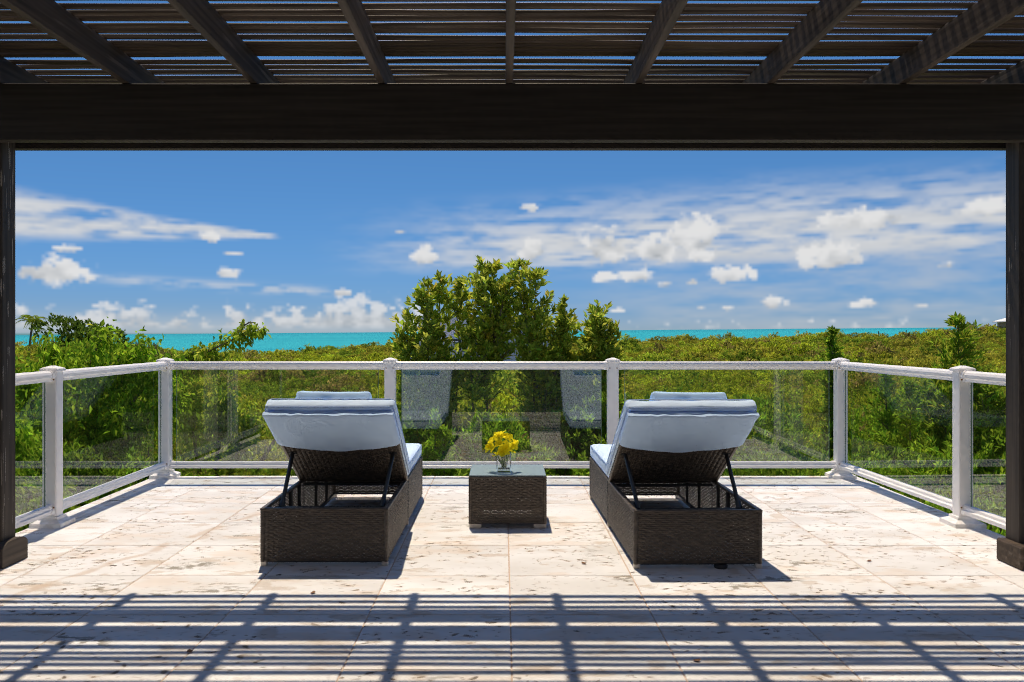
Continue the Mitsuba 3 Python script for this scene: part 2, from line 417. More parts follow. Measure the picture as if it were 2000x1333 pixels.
# ------------------------------------------------------------------ pergola
pg = thing('pergola', 'dark brown timber pergola overhead with slatted roof, double beam and two posts', 'pergola')
BZ0, BZ1 = 2.184, 2.472


def plank(x0, x1, y0, y1, z0, z1, seed, amp=.004, seg=40, b=.003):
    """a long bar along x, slightly warped, with chamfered edges"""
    prof = np.array([(y0 + b, z0), (y1 - b, z0), (y1, z0 + b), (y1, z1 - b), (y1 - b, z1), (y0 + b, z1), (y0, z1 - b), (y0, z0 + b)])
    xs = np.linspace(x0, x1, seg + 1)
    w = np.stack([xs * .9, np.full_like(xs, seed * 3.7), np.zeros_like(xs)], -1)
    oy = amp * 2 * (meshkit.fbm(w, 3, seed) - .5)
    oz = amp * (meshkit.fbm(w + 50, 2, seed + 1) - .5)
    v = np.stack([np.repeat(xs, 8), (prof[None, :, 0] + oy[:, None]).ravel(), (prof[None, :, 1] + oz[:, None]).ravel()], -1)
    F = []
    for i in range(seg):
        for k in range(8):
            a, c = i * 8 + k, i * 8 + (k + 1) % 8
            F += [(a, c + 8, c), (a, a + 8, c + 8)]
    for k in range(1, 7):
        F += [(0, k, k + 1), (seg * 8, seg * 8 + k + 1, seg * 8 + k)]
    m = trimesh.Trimesh(v, np.array(F), process=False)
    return m


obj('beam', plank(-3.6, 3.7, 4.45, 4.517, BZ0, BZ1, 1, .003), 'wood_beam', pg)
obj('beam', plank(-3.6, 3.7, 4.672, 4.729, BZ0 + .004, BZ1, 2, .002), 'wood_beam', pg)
for px0, px1 in ((-2.727, -2.587), (2.664, 2.804)):
    p = obj('post', cbox(px0, px1, 4.520, 4.650, 0.0, BZ1 + .02, .006), 'wood_z', pg)


def arch_board(x0, x1, y0, y1, h, rise):
    t = np.linspace(0, 1, 13)
    yy = y0 + (y1 - y0) * t
    zz = h - rise * (2 * t - 1) ** 4
    poly = Polygon([(y0, 0)] + [(y1, 0)] + list(zip(yy[::-1], zz[::-1])))
    m = trimesh.creation.extrude_polygon(poly, x1 - x0, engine='earcut')
    M = np.array([[0, 0, 1, x0], [1, 0, 0, 0], [0, 1, 0, 0], [0, 0, 0, 1.0]])
    m.apply_transform(M)
    return m


obj('post_base', arch_board(-2.763, -2.551, 4.463, 4.700, .128, .03), 'wood_y', pg)
obj('post_base', cbox(2.62, 2.846, 4.43, 4.66, 0, .118, .008), 'wood_x', pg)
for x in (-3.23, -2.57, -1.92, -1.27, -.62, .03, .69, 1.36, 2.035, 2.70, 3.36):
    r = cbox(x - .019, x + .019, 2.40, 5.09, 2.474, 2.612, .003)
    obj('rafter', r, 'wood_y', pg)
rs = random.Random(8)
ys = [5.10, 5.02, 4.94, 4.855, 4.768, 4.667, 4.570, 4.452, 4.392, 4.335, 4.275]
y = 4.275
while y > 2.5:
    y -= .081 + rs.uniform(-.005, .005)
    ys.append(y)
for n, y in enumerate(ys):
    w = .039 + rs.uniform(-.005, .006)
    h = .0155 + rs.uniform(-.002, .003)
    near = 1.0 if y > 3.0 else .6
    if n == 19:      # a snapped slat, its two halves out of line
        obj('slat', plank(-3.5, -1.62, y - w / 2 + .012, y + w / 2 + .012, 2.6135, 2.6135 + h, 900, .006, 24), 'wood_x', pg)
        obj('slat', plank(-1.60, 3.6, y - w / 2 - .006, y + w / 2 - .006, 2.6135, 2.6135 + h, 901, .012), 'wood_x', pg)
        continue
    obj('slat', plank(-3.5 + rs.uniform(-.05, .05), 3.6 + rs.uniform(-.05, .05), y - w / 2, y + w / 2, 2.6135, 2.6135 + h, 10 + n, .012 * near), 'wood_x', pg)

# ------------------------------------------------------------------ glass railing
rl = thing('railing', 'white vinyl railing with clear glass panes around the terrace edge', 'railing')
TOP = [(-.020, 0), (.020, 0), (.022, .018), (.034, .024), (.036, .044), (.030, .058), (.018, .067), (-.018, .067), (-.030, .058), (-.036, .044), (-.034, .024), (-.022, .018)]
BOT = [(-.030, 0), (.030, 0), (.032, .024), (.022, .030), (.020, .046), (.013, .054), (-.013, .054), (-.020, .046), (-.022, .030), (-.032, .024)]
posts = [(-2.829, 3.68), (-2.829, 5.50), (-2.829, 7.33), (-.946, 7.33), (.916, 7.33), (2.822, 7.33), (2.884, 5.50), (2.945, 3.68)]


def post_cap(h):
    r1, r2 = .055, .050
    pts = []
    for z, r in ((0, r1), (.014, r1), (.020, r2), (.034, .012)):
        for sx_, sy_ in ((1, 1), (1, -1), (-1, 1), (-1, -1)):
            pts.append((sx_ * r, sy_ * r, z))
    m = trimesh.convex.convex_hull(np.array(pts))
    m.apply_translation((0, 0, h))
    return m


def post_skirt():
    def frus(r0, r1, z0, z1):
        return trimesh.convex.convex_hull(np.array([(a * r, b * r, z) for r, z in ((r0, z0), (r1, z1)) for a in (-1, 1) for b in (-1, 1)]))
    return cat([frus(.098, .096, 0, .026), frus(.095, .060, .0262, .044), frus(.060, .057, .0442, .060)])


for k, (x, y) in enumerate(posts):
    m = cbox(-.045, .045, -.045, .045, .055, .968, .006)
    tw = T().translate([x, y, 0])
    p = obj('post', m, 'vinyl', rl, to_world=tw)
    obj('cap', post_cap(.966), 'vinyl', p, to_world=tw)
    obj('skirt', post_skirt(), 'vinyl', p, to_world=tw)
for k, (x, y) in enumerate(posts):
    for sx_ in (-1, 1):
        for z in (.915, .118):
            m = trimesh.creation.icosphere(1, .0055)
            m.apply_translation((x + sx_ * .030, y - .0455, z))
            obj('screw', m, 'rust', rl)
for k in range(len(posts) - 1):
    a, b = np.array(posts[k]), np.array(posts[k + 1])
    d = (b - a) / np.linalg.norm(b - a)
    ext = .043 / max(abs(d[0]), abs(d[1]))
    a3 = lambda s, z: np.array([*(a + d * (ext + s)), z])
    b3 = lambda s, z: np.array([*(b - d * (ext + s)), z])
    t_ = obj('top_rail', sweep(TOP, a3(.0, .902), b3(.0, .902)), 'vinyl', rl, smooth=25)
    b_ = obj('bottom_rail', sweep(BOT, a3(.0, .080), b3(.0, .080)), 'vinyl', rl, smooth=25)
    for prof, z, holder in ((TOP, .902, t_), (BOT, .080, b_)):
        big = [(u * 1.14, .035 + (v - .035) * 1.10) for u, v in prof]
        for q0, q1 in ((a3(.002, z), a3(.030, z)), (b3(.030, z), b3(.002, z))):
            br = obj('bracket', sweep(big, q0, q1), 'vinyl', holder)
    # rusty screw heads on the brackets next to the near posts
    sd = np.array([d[1], -d[0], 0.0]) if d[0] == 0 or k in (1, 5, 0, 6) else np.array([0, -1.0, 0])
    e0, e1 = a3(.055, 0), b3(.055, 0)
    pm = (np.array([[*e0[:2], .128], [*e1[:2], .128], [*e1[:2], .908], [*e0[:2], .908]]), np.array([[0, 1, 2, 3]]))
    g_ = obj('glass_pane', pm, 'pane' if k in (2, 3, 4) else 'side_pane', rl)
    nrm = np.array([d[1], -d[0]]) * .004
    for e, s in ((e0, -1), (e1, 1)):
        c0, c1 = e[:2], e[:2] + s * d * .0025
        pts = np.array([[*(c + w * nrm), z] for c in (c0, c1) for w in (-1, 1) for z in (.128, .908)])
        obj('edge', trimesh.convex.convex_hull(pts), 'pane_rim', g_)

# ------------------------------------------------------------------ wicker weave
def weave(w, h, pitch=.0102, stake=.0270, rw=.0097, amp=.0036):
    """woven ribbons over upright stakes in the plane (u, v), facing +n; returns (u, v, n) vertices and faces"""
    rows = int(round(h / pitch))
    pitch = h / rows
    nseg = int(round(w / stake)) * 4
    us = np.linspace(0, w, nseg + 1)
    V, F = [], []
    base = 0
    prof = [(-.5, -.0012), (0, .0016), (.5, -.0012)]
    i = np.arange(nseg)
    for r in range(rows):
        v0 = (r + .5) * pitch
        n0 = amp * np.sin(np.arange(nseg + 1) * np.pi / 4 + np.pi * (r % 2))
        for a, b in prof:
            V.append(np.stack([us, np.full_like(us, v0 + a * rw), n0 + b], -1))
        for k in range(2):
            o, p = base + k * (nseg + 1), base + (k + 1) * (nseg + 1)
            F.append(np.stack([o + i, o + i + 1, p + i + 1, p + i], -1))
        base += 3 * (nseg + 1)
    ns = nseg // 4
    for s in range(ns):
        u0 = (s + .5) * w / ns
        q = np.array([[u0 - .0042, 0, 0], [u0 + .0042, 0, 0], [u0 + .0042, h, 0], [u0 - .0042, h, 0]])
        V.append(q)
        F.append(np.array([[base, base + 1, base + 2, base + 3]]))
        base += 4
    return np.vstack(V), np.vstack(F)


def placed_weave(w, h, origin, du, dv):
    v, f = weave(w, h)
    du, dv = np.asarray(du, float), np.asarray(dv, float)
    dn = np.cross(du, dv)
    return (np.asarray(origin, float) + v[:, :1] * du + v[:, 1:2] * dv + v[:, 2:] * dn, f)


# ------------------------------------------------------------------ sun loungers
def make_lounger(key, tw):
    hw, L = .331, 1.93
    put = lambda name, mesh, m, parent=key, smooth=False: obj(name, mesh, m, parent, smooth, to_world=tw)
    put('back_panel', placed_weave(2 * hw - .044, .262, (-hw + .022, .006, .026), (1, 0, 0), (0, 0, 1)), 'rattan', smooth=True)
    put('foot_panel', placed_weave(2 * hw - .044, .262, (hw - .022, L - .006, .026), (-1, 0, 0), (0, 0, 1)), 'rattan', smooth=True)
    for s in (-1, 1):
        if s < 0:
            put('side_panel', placed_weave(L - .044, .262, (-hw + .006, L - .022, .026), (0, -1, 0), (0, 0, 1)), 'rattan', smooth=True)
        else:
            put('side_panel', placed_weave(L - .044, .262, (hw - .006, .022, .026), (0, 1, 0), (0, 0, 1)), 'rattan', smooth=True)
    # wrapped corner posts and the seam posts half way along
    for x in (-1, 1):
        for y in (.012, L - .012):
            put('corner_post', tube([(x * (hw - .012), y, .024), (x * (hw - .012), y, .16), (x * (hw - .012), y, .288)], .0125, 10), 'rattan', smooth=50)
        put('seam_post', tube([(x * (hw - .004), .985, .026), (x * (hw - .004), .985, .286)], .004, 6), 'black_metal')
    # flat rim round the top
    put('rim', cbox(-hw, hw, 0, .026, .287, .300, .005), 'rattan')
    put('rim', cbox(-hw, hw, L - .026, L, .287, .300, .005), 'rattan')
    for s in (-1, 1):
        x0, x1 = sorted((s * hw, s * (hw - .026)))
        put('rim', cbox(x0, x1, .0262, L - .0262, .287, .300, .005), 'rattan')
    # steel frame inside the box
    for s in (-1, 1):
        x0, x1 = sorted((s * (hw - .012), s * (hw - .030)))
        for y in (.34, .56, .78, 1.25, 1.6):
            put('brace', box(x0, x1, y, y + .016 + .012 * (y == .56), .034, .286), 'black_metal')
        put('bottom_bar', box(x0, x1, .034, L - .034, .018, .0335), 'black_metal')
    put('bottom_bar', box(-hw + .03, hw - .03, .016, .032, .018, .0335), 'black_metal')
    put('bottom_bar', box(-hw + .03, hw - .03, L - .032, L - .016, .024, .036), 'black_metal')
    put('cross_bar', cbox(-hw + .031, hw - .031, .190, .212, .246, .270, .004), 'black_metal')
    put('cross_bar', cbox(-hw + .031, hw - .031, .872, .890, .268, .284, .004), 'black_metal')
    for x in (-1, 1):
        for y in (.004, .97, L - .036):
            put('foot', cbox(x * (hw - .018) - .016, x * (hw - .018) + .016, y, y + .032, 0, .0245, .003), 'aluminium')
    put('seat_deck', cbox(-hw + .028, hw - .028, .905, L - .028, .284, .299, .004), 'rattan')
    # tilted back rest: local x across, s up the slope, n away from the underside
    hinge = np.array([.885, .298])
    d = np.array([-.854, .521])
    nv = np.array([.521, .854])

    def up(m):
        v = np.array(m.vertices if hasattr(m, 'vertices') else m[0], float)
        yz = hinge + v[:, 1:2] * d + v[:, 2:] * nv
        q = np.column_stack([v[:, 0], yz])
        f = np.array(m.faces if hasattr(m, 'faces') else m[1])
        return trimesh.Trimesh(q, f[:, ::-1] if f.shape[1] == 3 else np.vstack([f[:, [0, 2, 1]], f[:, [0, 3, 2]]]), process=False)
    bw, BL = .334, .925
    bk = put('backrest', up(cat([cbox(-bw, bw, -.012, BL - .045, .006, .027, .004)])), 'rattan')
    wv, wf = weave(2 * bw - .036, BL - .075)
    wv = np.column_stack([wv[:, 0] - bw + .018, wv[:, 1], .0025 - wv[:, 2]])
    put('woven_face', up((wv, wf)), 'rattan', bk, True)
    for s in (-1, 1):
        x0, x1 = sorted((s * bw, s * (bw - .018)))
        put('edge_band', up(cbox(x0 - .001, x1 + .001, -.013, BL - .044, -.004, .0275, .006)), 'rattan', bk)
    # pocket of the cushion cover pulled over the top of the back rest, with a curved hem
    pk = soft_box(2, 2, 2, .0001, 1, res=.05, wr=0, puff=0)
    u = np.array(pk.vertices)
    hx, z0, z1 = bw + .010, -.020, .032
    x = u[:, 0]
    hem = .485 + .085 * np.abs(x) ** 2.0
    vv = (u[:, 1] + 1) / 2
    s_ = hem + (BL + .012 - hem) * vv
    n_ = z0 + (z1 - z0) * (u[:, 2] + 1) / 2
    c_ = np.clip((np.abs(x) - .93) / .07, 0, 1)
    zc = (z0 + z1) / 2
    n_ = zc + (n_ - zc) * np.sqrt(np.clip(1 - .55 * c_ ** 2, 0, 1)) * np.sqrt(np.clip(1 - .5 * np.clip((vv - .93) / .07, 0, 1) ** 2, 0, 1))
    fold = meshkit.fbm(np.stack([x * 3.2 + 1.1 * vv + 1.3 * x * vv, s_ * 7, u[:, 2]], -1), 3, 77) - .5
    rad = meshkit.noise(np.stack([(x * (1 - .6 * (1 - vv))) * 9, vv * 1.2, 0 * x], -1), 5) - .5
    s_ = s_ - .75 * np.clip(n_ - z0, 0, 1) * np.clip((vv - .8) / .2, 0, 1)
    n_ = n_ + (u[:, 2] < 0) * (.017 * fold + .010 * rad * vv)
    put('cover_pocket', up(trimesh.Trimesh(np.column_stack([x * hx, s_, n_]), pk.faces, process=False)), 'shaded_cloth', smooth=55)
    bc = soft_box(2 * hx + .004, .955, .074, .022, 3 + int(key[-1:] == '1'), wr=.0075, puff=.007)
    bv = np.array(bc.vertices)
    bv[:, 1] -= .55 * (bv[:, 2] + .037) * np.clip((bv[:, 1] - .30) / .15, 0, 1)
    bc = trimesh.Trimesh(bv, bc.faces, process=False)
    bc.apply_translation((0, .955 / 2 - .022, .033 + .037))
    bcu = put('back_cushion', up(bc), 'cloth', smooth=True)
    ring = lambda w, l, r, z, y0: [(w, y0 + r, z), (w, y0 + l - r, z), (w - r * .3, y0 + l - r * .3, z), (w - r, y0 + l, z), (-w + r, y0 + l, z), (-w + r * .3, y0 + l - r * .3, z), (-w, y0 + l - r, z), (-w, y0 + r, z)]
    for z, ln_ in ((.040, .936), (.103, .904)):
        put('piping', up(tube(ring(hx - .001, ln_, .03, z, -.012), .0032, 5)), 'piping_cloth', bcu)
    sc = soft_box(2 * hw - .01, 1.02, .085, .026, 9, wr=.006, puff=.010)
    sv = np.array(sc.vertices)
    sv[:, 2] += .010 * np.clip(sv[:, 1] / .57, 0, 1) ** 2
    sc = trimesh.Trimesh(sv, sc.faces, process=False)
    sc.apply_translation((0, 1.440, .300 + .0435))
    scu = put('seat_cushion', sc, 'cloth', smooth=True)
    for z in (.312, .378):
        put('piping', tube([(-hw + .006, .94, z), (-hw + .006, 1.90, z + .008), (-hw + .03, 1.948, z + .010), (hw - .03, 1.948, z + .010), (hw - .006, 1.90, z + .008), (hw - .006, .94, z)], .0035, 5), 'piping_cloth', scu)
    pl = soft_box(.405, .205, .076, .016, 21, res=.014, wr=.005, puff=.010)
    pv = np.array(pl.vertices)
    k = np.clip(np.abs(pv[:, 0]) / .2025, 0, 1)
    pv[:, 2] += .006 * k ** 6 - .006 * (1 - k ** 2) * meshkit.noise(np.column_stack([pv[:, 0] * 14, pv[:, 1] * 6, 0 * k]), 4)
    pl = trimesh.Trimesh(pv, pl.faces, process=False)
    pl.apply_translation((.005, .768, .104 + .020))
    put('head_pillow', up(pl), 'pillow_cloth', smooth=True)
    for s in (-1, 1):
        a = np.array([s * .290, .535, .513])
        b = np.array([s * .270, .200, .262])
        st = put('strut', tube([a, a * .5 + b * .5, b], .0115, 8), 'black_metal', smooth=50)
        put('sleeve', tube([a * .12 + b * .88, b], .0155, 8), 'black_metal', st, 50)
        put('pivot', tube([a + [-.022, 0, .004], a + [.022, 0, .004]], .012, 8), 'black_metal', st, 50)


ll = thing('sun_lounger', 'dark wicker sun lounger with pale blue cushions left of the small table', 'sun lounger', 'sun loungers on the terrace')
make_lounger(ll, T().translate([-.925, 4.52, 0]))
lr = thing('sun_lounger', 'dark wicker sun lounger with pale blue cushions right of the small table', 'sun lounger', 'sun loungers on the terrace')
make_lounger(lr, T().translate([.9955, 4.473, 0]).rotate([0, 0, 1], 1.08))

# ------------------------------------------------------------------ side table, vase, flowers
tb = thing('side_table', 'low square dark wicker table with a glass top between the two loungers', 'side table')
tw = T().translate([.027, 5.40, 0])
hw, dp = .241, .44
put = lambda name, mesh, m, parent=tb, smooth=False: obj(name, mesh, m, parent, smooth, to_world=tw)
put('woven_panel', placed_weave(2 * hw - .03, .272, (-hw + .015, .006, .030), (1, 0, 0), (0, 0, 1)), 'rattan', smooth=True)
put('woven_panel', placed_weave(2 * hw - .03, .272, (hw - .015, dp - .006, .030), (-1, 0, 0), (0, 0, 1)), 'rattan', smooth=True)
put('woven_panel', placed_weave(dp - .03, .272, (-hw + .006, dp - .015, .030), (0, -1, 0), (0, 0, 1)), 'rattan', smooth=True)
put('woven_panel', placed_weave(dp - .03, .272, (hw - .006, .015, .030), (0, 1, 0), (0, 0, 1)), 'rattan', smooth=True)
for x in (-1, 1):
    for y in (.011, dp - .011):
        put('corner_post', tube([(x * (hw - .011), y, .028), (x * (hw - .011), y, .17), (x * (hw - .011), y, .303)], .0115, 10), 'rattan', smooth=50)
put('top_frame', cbox(-hw, hw, 0, dp, .3035, .3195, .006), 'rattan')
for x in (-1, 1):
    for y in (0.004, dp - .034):
        x0, x1 = sorted((x * (hw - .004), x * (hw - .080)))
        put('foot', cbox(x0, x1, y, y + .03, 0, .027, .002), 'aluminium')
put('glass_top', cbox(-hw + .004, hw - .004, .004, dp - .004, .321, .3285, .0015), 'table_glass')

vs = thing('vase', 'small square clear glass vase holding yellow flowers on the side table', 'vase')
import manifold3d as m3
def rounded(w, h, r, z):
    cs = m3.CrossSection.square((w - 2 * r, w - 2 * r), True).offset(r, m3.JoinType.Round, 2.0, 24)
    return m3.Manifold.extrude(cs, h).translate((0, 0, z))
body = rounded(.092, .112, .010, 0) - rounded(.082, .2, .006, .016)
vtw = T().translate([.003, 5.56, .3295])
scene[vs] = {**mikit.ply(body, 'clear_glass', 30), 'to_world': vtw}

bq = thing('flower_bouquet', 'bunch of bright yellow flowers standing in the glass vase', 'flowers')
rf = np.random.default_rng(5)


def petals(center, axis, size, n, col):
    axis = axis / np.linalg.norm(axis)
    a = np.cross(axis, [.3, .1, .9]); a /= np.linalg.norm(a)
    b = np.cross(axis, a)
    V, F, C = [], [], []
    ph = rf.uniform(0, 6)
    for k in range(n):
        t = ph + k * 2 * math.pi / n + rf.uniform(-.15, .15)
        out = math.cos(t) * a + math.sin(t) * b
        side = -math.sin(t) * a + math.cos(t) * b
        op = rf.uniform(.55, 1.1)
        prof = [(0, .10), (.35, .62), (.65, .82), (.88, .55), (1.0, .08)]
        base = len(V)
        for s, w in prof:
            lift = math.sin(s * 1.35) * .55 / op - .25 * max(0, s - .6)
            c = center + size * (out * s * op * .95 + axis * lift * .75)
            wd = size * w * .40
            for q, cup in ((-1, .10), (0, 0), (1, .10)):
                V.append(c + side * q * wd + axis * size * cup * w)
                C.append(np.array(col) * (.92 + .12 * s) * rf.uniform(.95, 1.05))
        for s in range(len(prof) - 1):
            for q in range(2):
                i0 = base + s * 3 + q
                F += [(i0, i0 + 1, i0 + 4), (i0, i0 + 4, i0 + 3)]
    return np.array(V), np.array(F), np.array(C)


YEL = (.98, .85, .03)
heads = [(-.075, -.01, .128), (-.055, .0, .185), (-.020, -.03, .215), (.012, -.03, .205), (.040, -.01, .200), (.065, .0, .150), (-.045, -.045, .140), (-.010, -.055, .165),
         (.030, -.05, .150), (.045, -.045, .115), (.0, -.06, .115), (-.028, -.055, .085), (-.03, .03, .20), (.03, .035, .19), (.0, .03, .225), (.075, .02, .165), (-.065, .03, .16), (.015, -.065, .092)]
origin = np.array([.0, 5.56, .3295])
stems = []
for k, h in enumerate(heads):
    h = np.array(h) * [1.0, 1.0, .88] + [-.008, 0, .030]
    c = origin + h
    ax = np.array([h[0] * 5, h[1] * 5 - .25, .55]) + rf.normal(0, .22, 3)
    v, f, cc = petals(c, ax, rf.uniform(.036, .045), 6, np.array(YEL) * rf.uniform(.85, 1.05))
    bl = obj('blossom', (v, f), 'petal', bq, True, color=np.clip(cc, 0, 1))
    foot = origin + [rf.uniform(-.015, .02), rf.uniform(-.015, .015), .022]
    midp = (c + foot) / 2 + [0, 0, -.01]
    obj('stem', tube([foot, midp, c], [.0022, .0022, .0016], 5), 'stem_green' if 'stem_green' in scene else 'leaf', bq, color=None) if False else stems.append((foot, midp, c))
scene['stem_green'] = two({'type': 'principled', 'base_color': rgb(.10, .19, .03), 'roughness': .5})
for s in stems:
    obj('stem', tube(s, [.0024, .0022, .0016], 5), 'stem_green', bq)
for p_ in ((-.098, -.01, .155), (-.030, -.02, .235)):      # closed buds
    c = origin + np.array(p_) * [1, 1, .9] + [0, 0, .02]
    bud = trimesh.creation.icosphere(2, .013)
    bud.apply_scale((1.35, 1, .95)) if p_[0] < -.09 else bud.apply_scale((.9, .9, 1.6))
    bud.apply_translation(c)
    obj('bud', bud, 'petal', bq, True, color=np.tile(np.array(YEL) * .9, (len(bud.vertices), 1)))
    obj('stem', tube([origin + [0, 0, .03], (origin + c) / 2 + [0, 0, .03], c], .0016, 5), 'stem_green', bq)

cap = thing('rubber_disc', 'small round black rubber disc under the back edge of the right lounger', 'disc')
m = trimesh.creation.revolve(np.array([(0, 0), (.031, 0), (.034, .004), (.034, .014), (.029, .020), (.012, .020), (.010, .017), (0, .017)]), sections=28)
m.apply_translation((1.115, 4.492, .0008))
scene[cap] = mikit.ply(m, 'black_metal', 35)

# small dry leaves lying on the stone
rd = np.random.default_rng(14)
for n_, (x_, y_, lab_) in enumerate([(.42, 4.57, 'curled brown leaf on the stone left of the right lounger'), (-1.18, 3.30, 'small reddish dry leaf in the shade stripes at lower left'), (.71, 3.21, 'small brown dry leaf in the shade stripes at lower right'),
                                     (-.88, 4.05, 'dry brown leaf on the sunlit stone in front of the left lounger'), (1.93, 4.62, 'dry brown leaf on the stone right of the right lounger')]):
    k_ = thing('dry_leaf', lab_, 'leaf')
    t_ = np.linspace(0, 1, 7)
    L_, a_ = rd.uniform(.024, .032), rd.uniform(0, 6.28)
    w_ = .38 * L_ * np.sin(np.pi * np.clip(t_, .03, .97)) ** .8
    rows_ = []
    for q_ in (-1, 0, 1):
        rows_.append(np.stack([L_ * (t_ - .5), q_ * w_, .0012 + .004 * (2 * t_ - 1) ** 2 + .003 * abs(q_)], -1))
    v_ = np.stack(rows_, 1).reshape(-1, 3)
    R_ = np.array([[math.cos(a_), -math.sin(a_), 0], [math.sin(a_), math.cos(a_), 0], [0, 0, 1]])
    f_ = np.array([[i * 3 + j, (i + 1) * 3 + j, (i + 1) * 3 + j + 1, i * 3 + j + 1] for i in range(6) for j in range(2)])
    scene[k_] = mikit.ply((v_ @ R_.T + [x_, y_, 0.0005], f_), 'dry_leaf_brown', True)
scene['dry_leaf_brown'] = two({'type': 'principled', 'base_color': rgb(.22, .11, .05), 'roughness': .7})

# ------------------------------------------------------------------ foliage
UP = np.array([0, 0, 1.0])


def unit(v):
    return v / np.maximum(np.linalg.norm(v, axis=-1, keepdims=True), 1e-9)


def leaf_mesh(pos, d, L, Wd, rng, cols, fold=.22, tilt=.7, droop=0.0):
    """n leaves as folded four-cornered blades: base points, directions, lengths, widths, colours"""
    n = len(pos)
    L, Wd = np.broadcast_to(L, (n,))[:, None], np.broadcast_to(Wd, (n,))[:, None]
    d = unit(d)
    side = unit(np.cross(d, UP + tilt * rng.normal(0, 1, (n, 3))))
    nrm = np.cross(side, d)
    mid = pos + d * L * .5 + nrm * L * .04
    tip = pos + d * L + np.array([0, 0, -1.0]) * droop * L
    v = np.stack([pos, mid + side * Wd / 2 + nrm * Wd * fold, tip, mid - side * Wd / 2 + nrm * Wd * fold], 1).reshape(-1, 3)
    b = np.arange(n)[:, None] * 4
    f = np.concatenate([b + [0, 1, 2], b + [0, 2, 3]], 0)
    return v, f, np.repeat(cols, 4, 0)


LEAF_GAIN = np.array([2.35, 2.4, 2.2])


def leaf_cols(n, pal, rng, jit=.22):
    pal = np.array(pal, float)
    w = rng.dirichlet(np.ones(len(pal)) * .7, n) if len(pal) > 1 else np.ones((n, 1))
    return np.clip((w @ pal) * LEAF_GAIN * np.exp(rng.normal(0, jit, (n, 1))) * (1 + rng.normal(0, .05, (n, 3))), .002, .75)


def join(parts):
    V, F, C, o = [], [], [], 0
    for v, f, c in parts:
        V.append(v); F.append(f + o); C.append(c); o += len(v)
    return np.vstack(V), np.vstack(F), np.vstack(C)


G_DEEP = [(.045, .085, .010), (.075, .125, .014), (.110, .150, .018)]
G_SHINY = [(.085, .138, .016), (.165, .225, .028), (.270, .315, .045), (.28, .255, .055)]
G_LIME = [(.090, .165, .012), (.135, .215, .016), (.190, .250, .022)]
G_OLIVE = [(.102, .126, .016), (.155, .160, .020), (.190, .164, .026)]
G_YELLOW = [(.145, .176, .014), (.205, .210, .018), (.138, .188, .016)]
G_FRESH = [(.080, .160, .014), (.125, .215, .018), (.170, .220, .022)]
G_BROWN = [(.120, .085, .040), (.165, .125, .050), (.120, .115, .030)]
G_DARK = [(.030, .058, .010), (.050, .080, .012), (.070, .100, .014)]


def bush_crown(rng, R, H, n_tw, per, L, Wd, pal, lumps=6, flat=.55, upb=.5):
    """foliage of a rounded shrub standing at the origin: twig tips over several lobes, a rosette of leaves at each"""
    lobes = np.column_stack([rng.normal(0, .42 * R, (lumps, 2)), rng.uniform(.45, .78, lumps) * H])
    lobes[0] = (0, 0, .72 * H)
    rad = rng.uniform(.38, .62, lumps) * R
    k = rng.integers(0, lumps, n_tw)
    u = unit(rng.normal(0, 1, (n_tw, 3)) + [0, 0, .35])
    r = rng.uniform(.55, 1.0, (n_tw, 1)) ** .5
    c = lobes[k] + u * r * rad[k][:, None] * [1, 1, .8]
    low = rng.random(n_tw) < .25
    c[low] = np.column_stack([c[low, :2] * 1.15, rng.uniform(.08, .5, low.sum()) * H])
    c[:, 2] = np.maximum(c[:, 2], .04 * H)
    out = unit(c - np.array([0, 0, .35 * H]))
    pos = np.repeat(c, per, 0)
    d = unit(np.repeat(out, per, 0) * .6 + rng.normal(0, .62, (n_tw * per, 3)) + [0, 0, upb])
    pos = pos + rng.normal(0, .5 * L, pos.shape) * .6
    tone = np.exp(rng.normal(0, .16, n_tw))
    cols = leaf_cols(n_tw * per, pal, rng) * np.repeat(tone, per)[:, None]
    Ls = L * rng.uniform(.7, 1.25, n_tw * per)
    return leaf_mesh(pos, d, Ls, Ls * (Wd / L), rng, cols), c


def stems_to(rng, base, tips, n, r0):
    ms = []
    for t in tips[rng.choice(len(tips), min(n, len(tips)), replace=False)]:
        b = np.asarray(base) + np.append(rng.normal(0, r0 * 2, 2), 0)
        m = (b + t) / 2 + np.append(rng.normal(0, .08, 2), .05)
        ms.append(tube([b, m, t], [r0, r0 * .7, r0 * .3], 5))
    return cat(ms)


def shrub(name, label, cat_, group, x, y, R, H, seed, pal, n_tw=300, per=12, L=.075, Wd=.03, z=None, upb=.5, lumps=6):
    rng = np.random.default_rng(seed)
    base = np.array([x, y, ground_z(x, y) - .05 if z is None else z])
    (v, f, c), tips = bush_crown(rng, R, H, n_tw, per, L, Wd, pal, lumps, upb=upb)
    key = thing(name, label, cat_, group)
    obj('foliage', (v + base, f), 'leaf', key, color=c)
    obj('stem', stems_to(rng, base, tips + base, 9, .014 + .008 * R), 'bark', key)
    return key


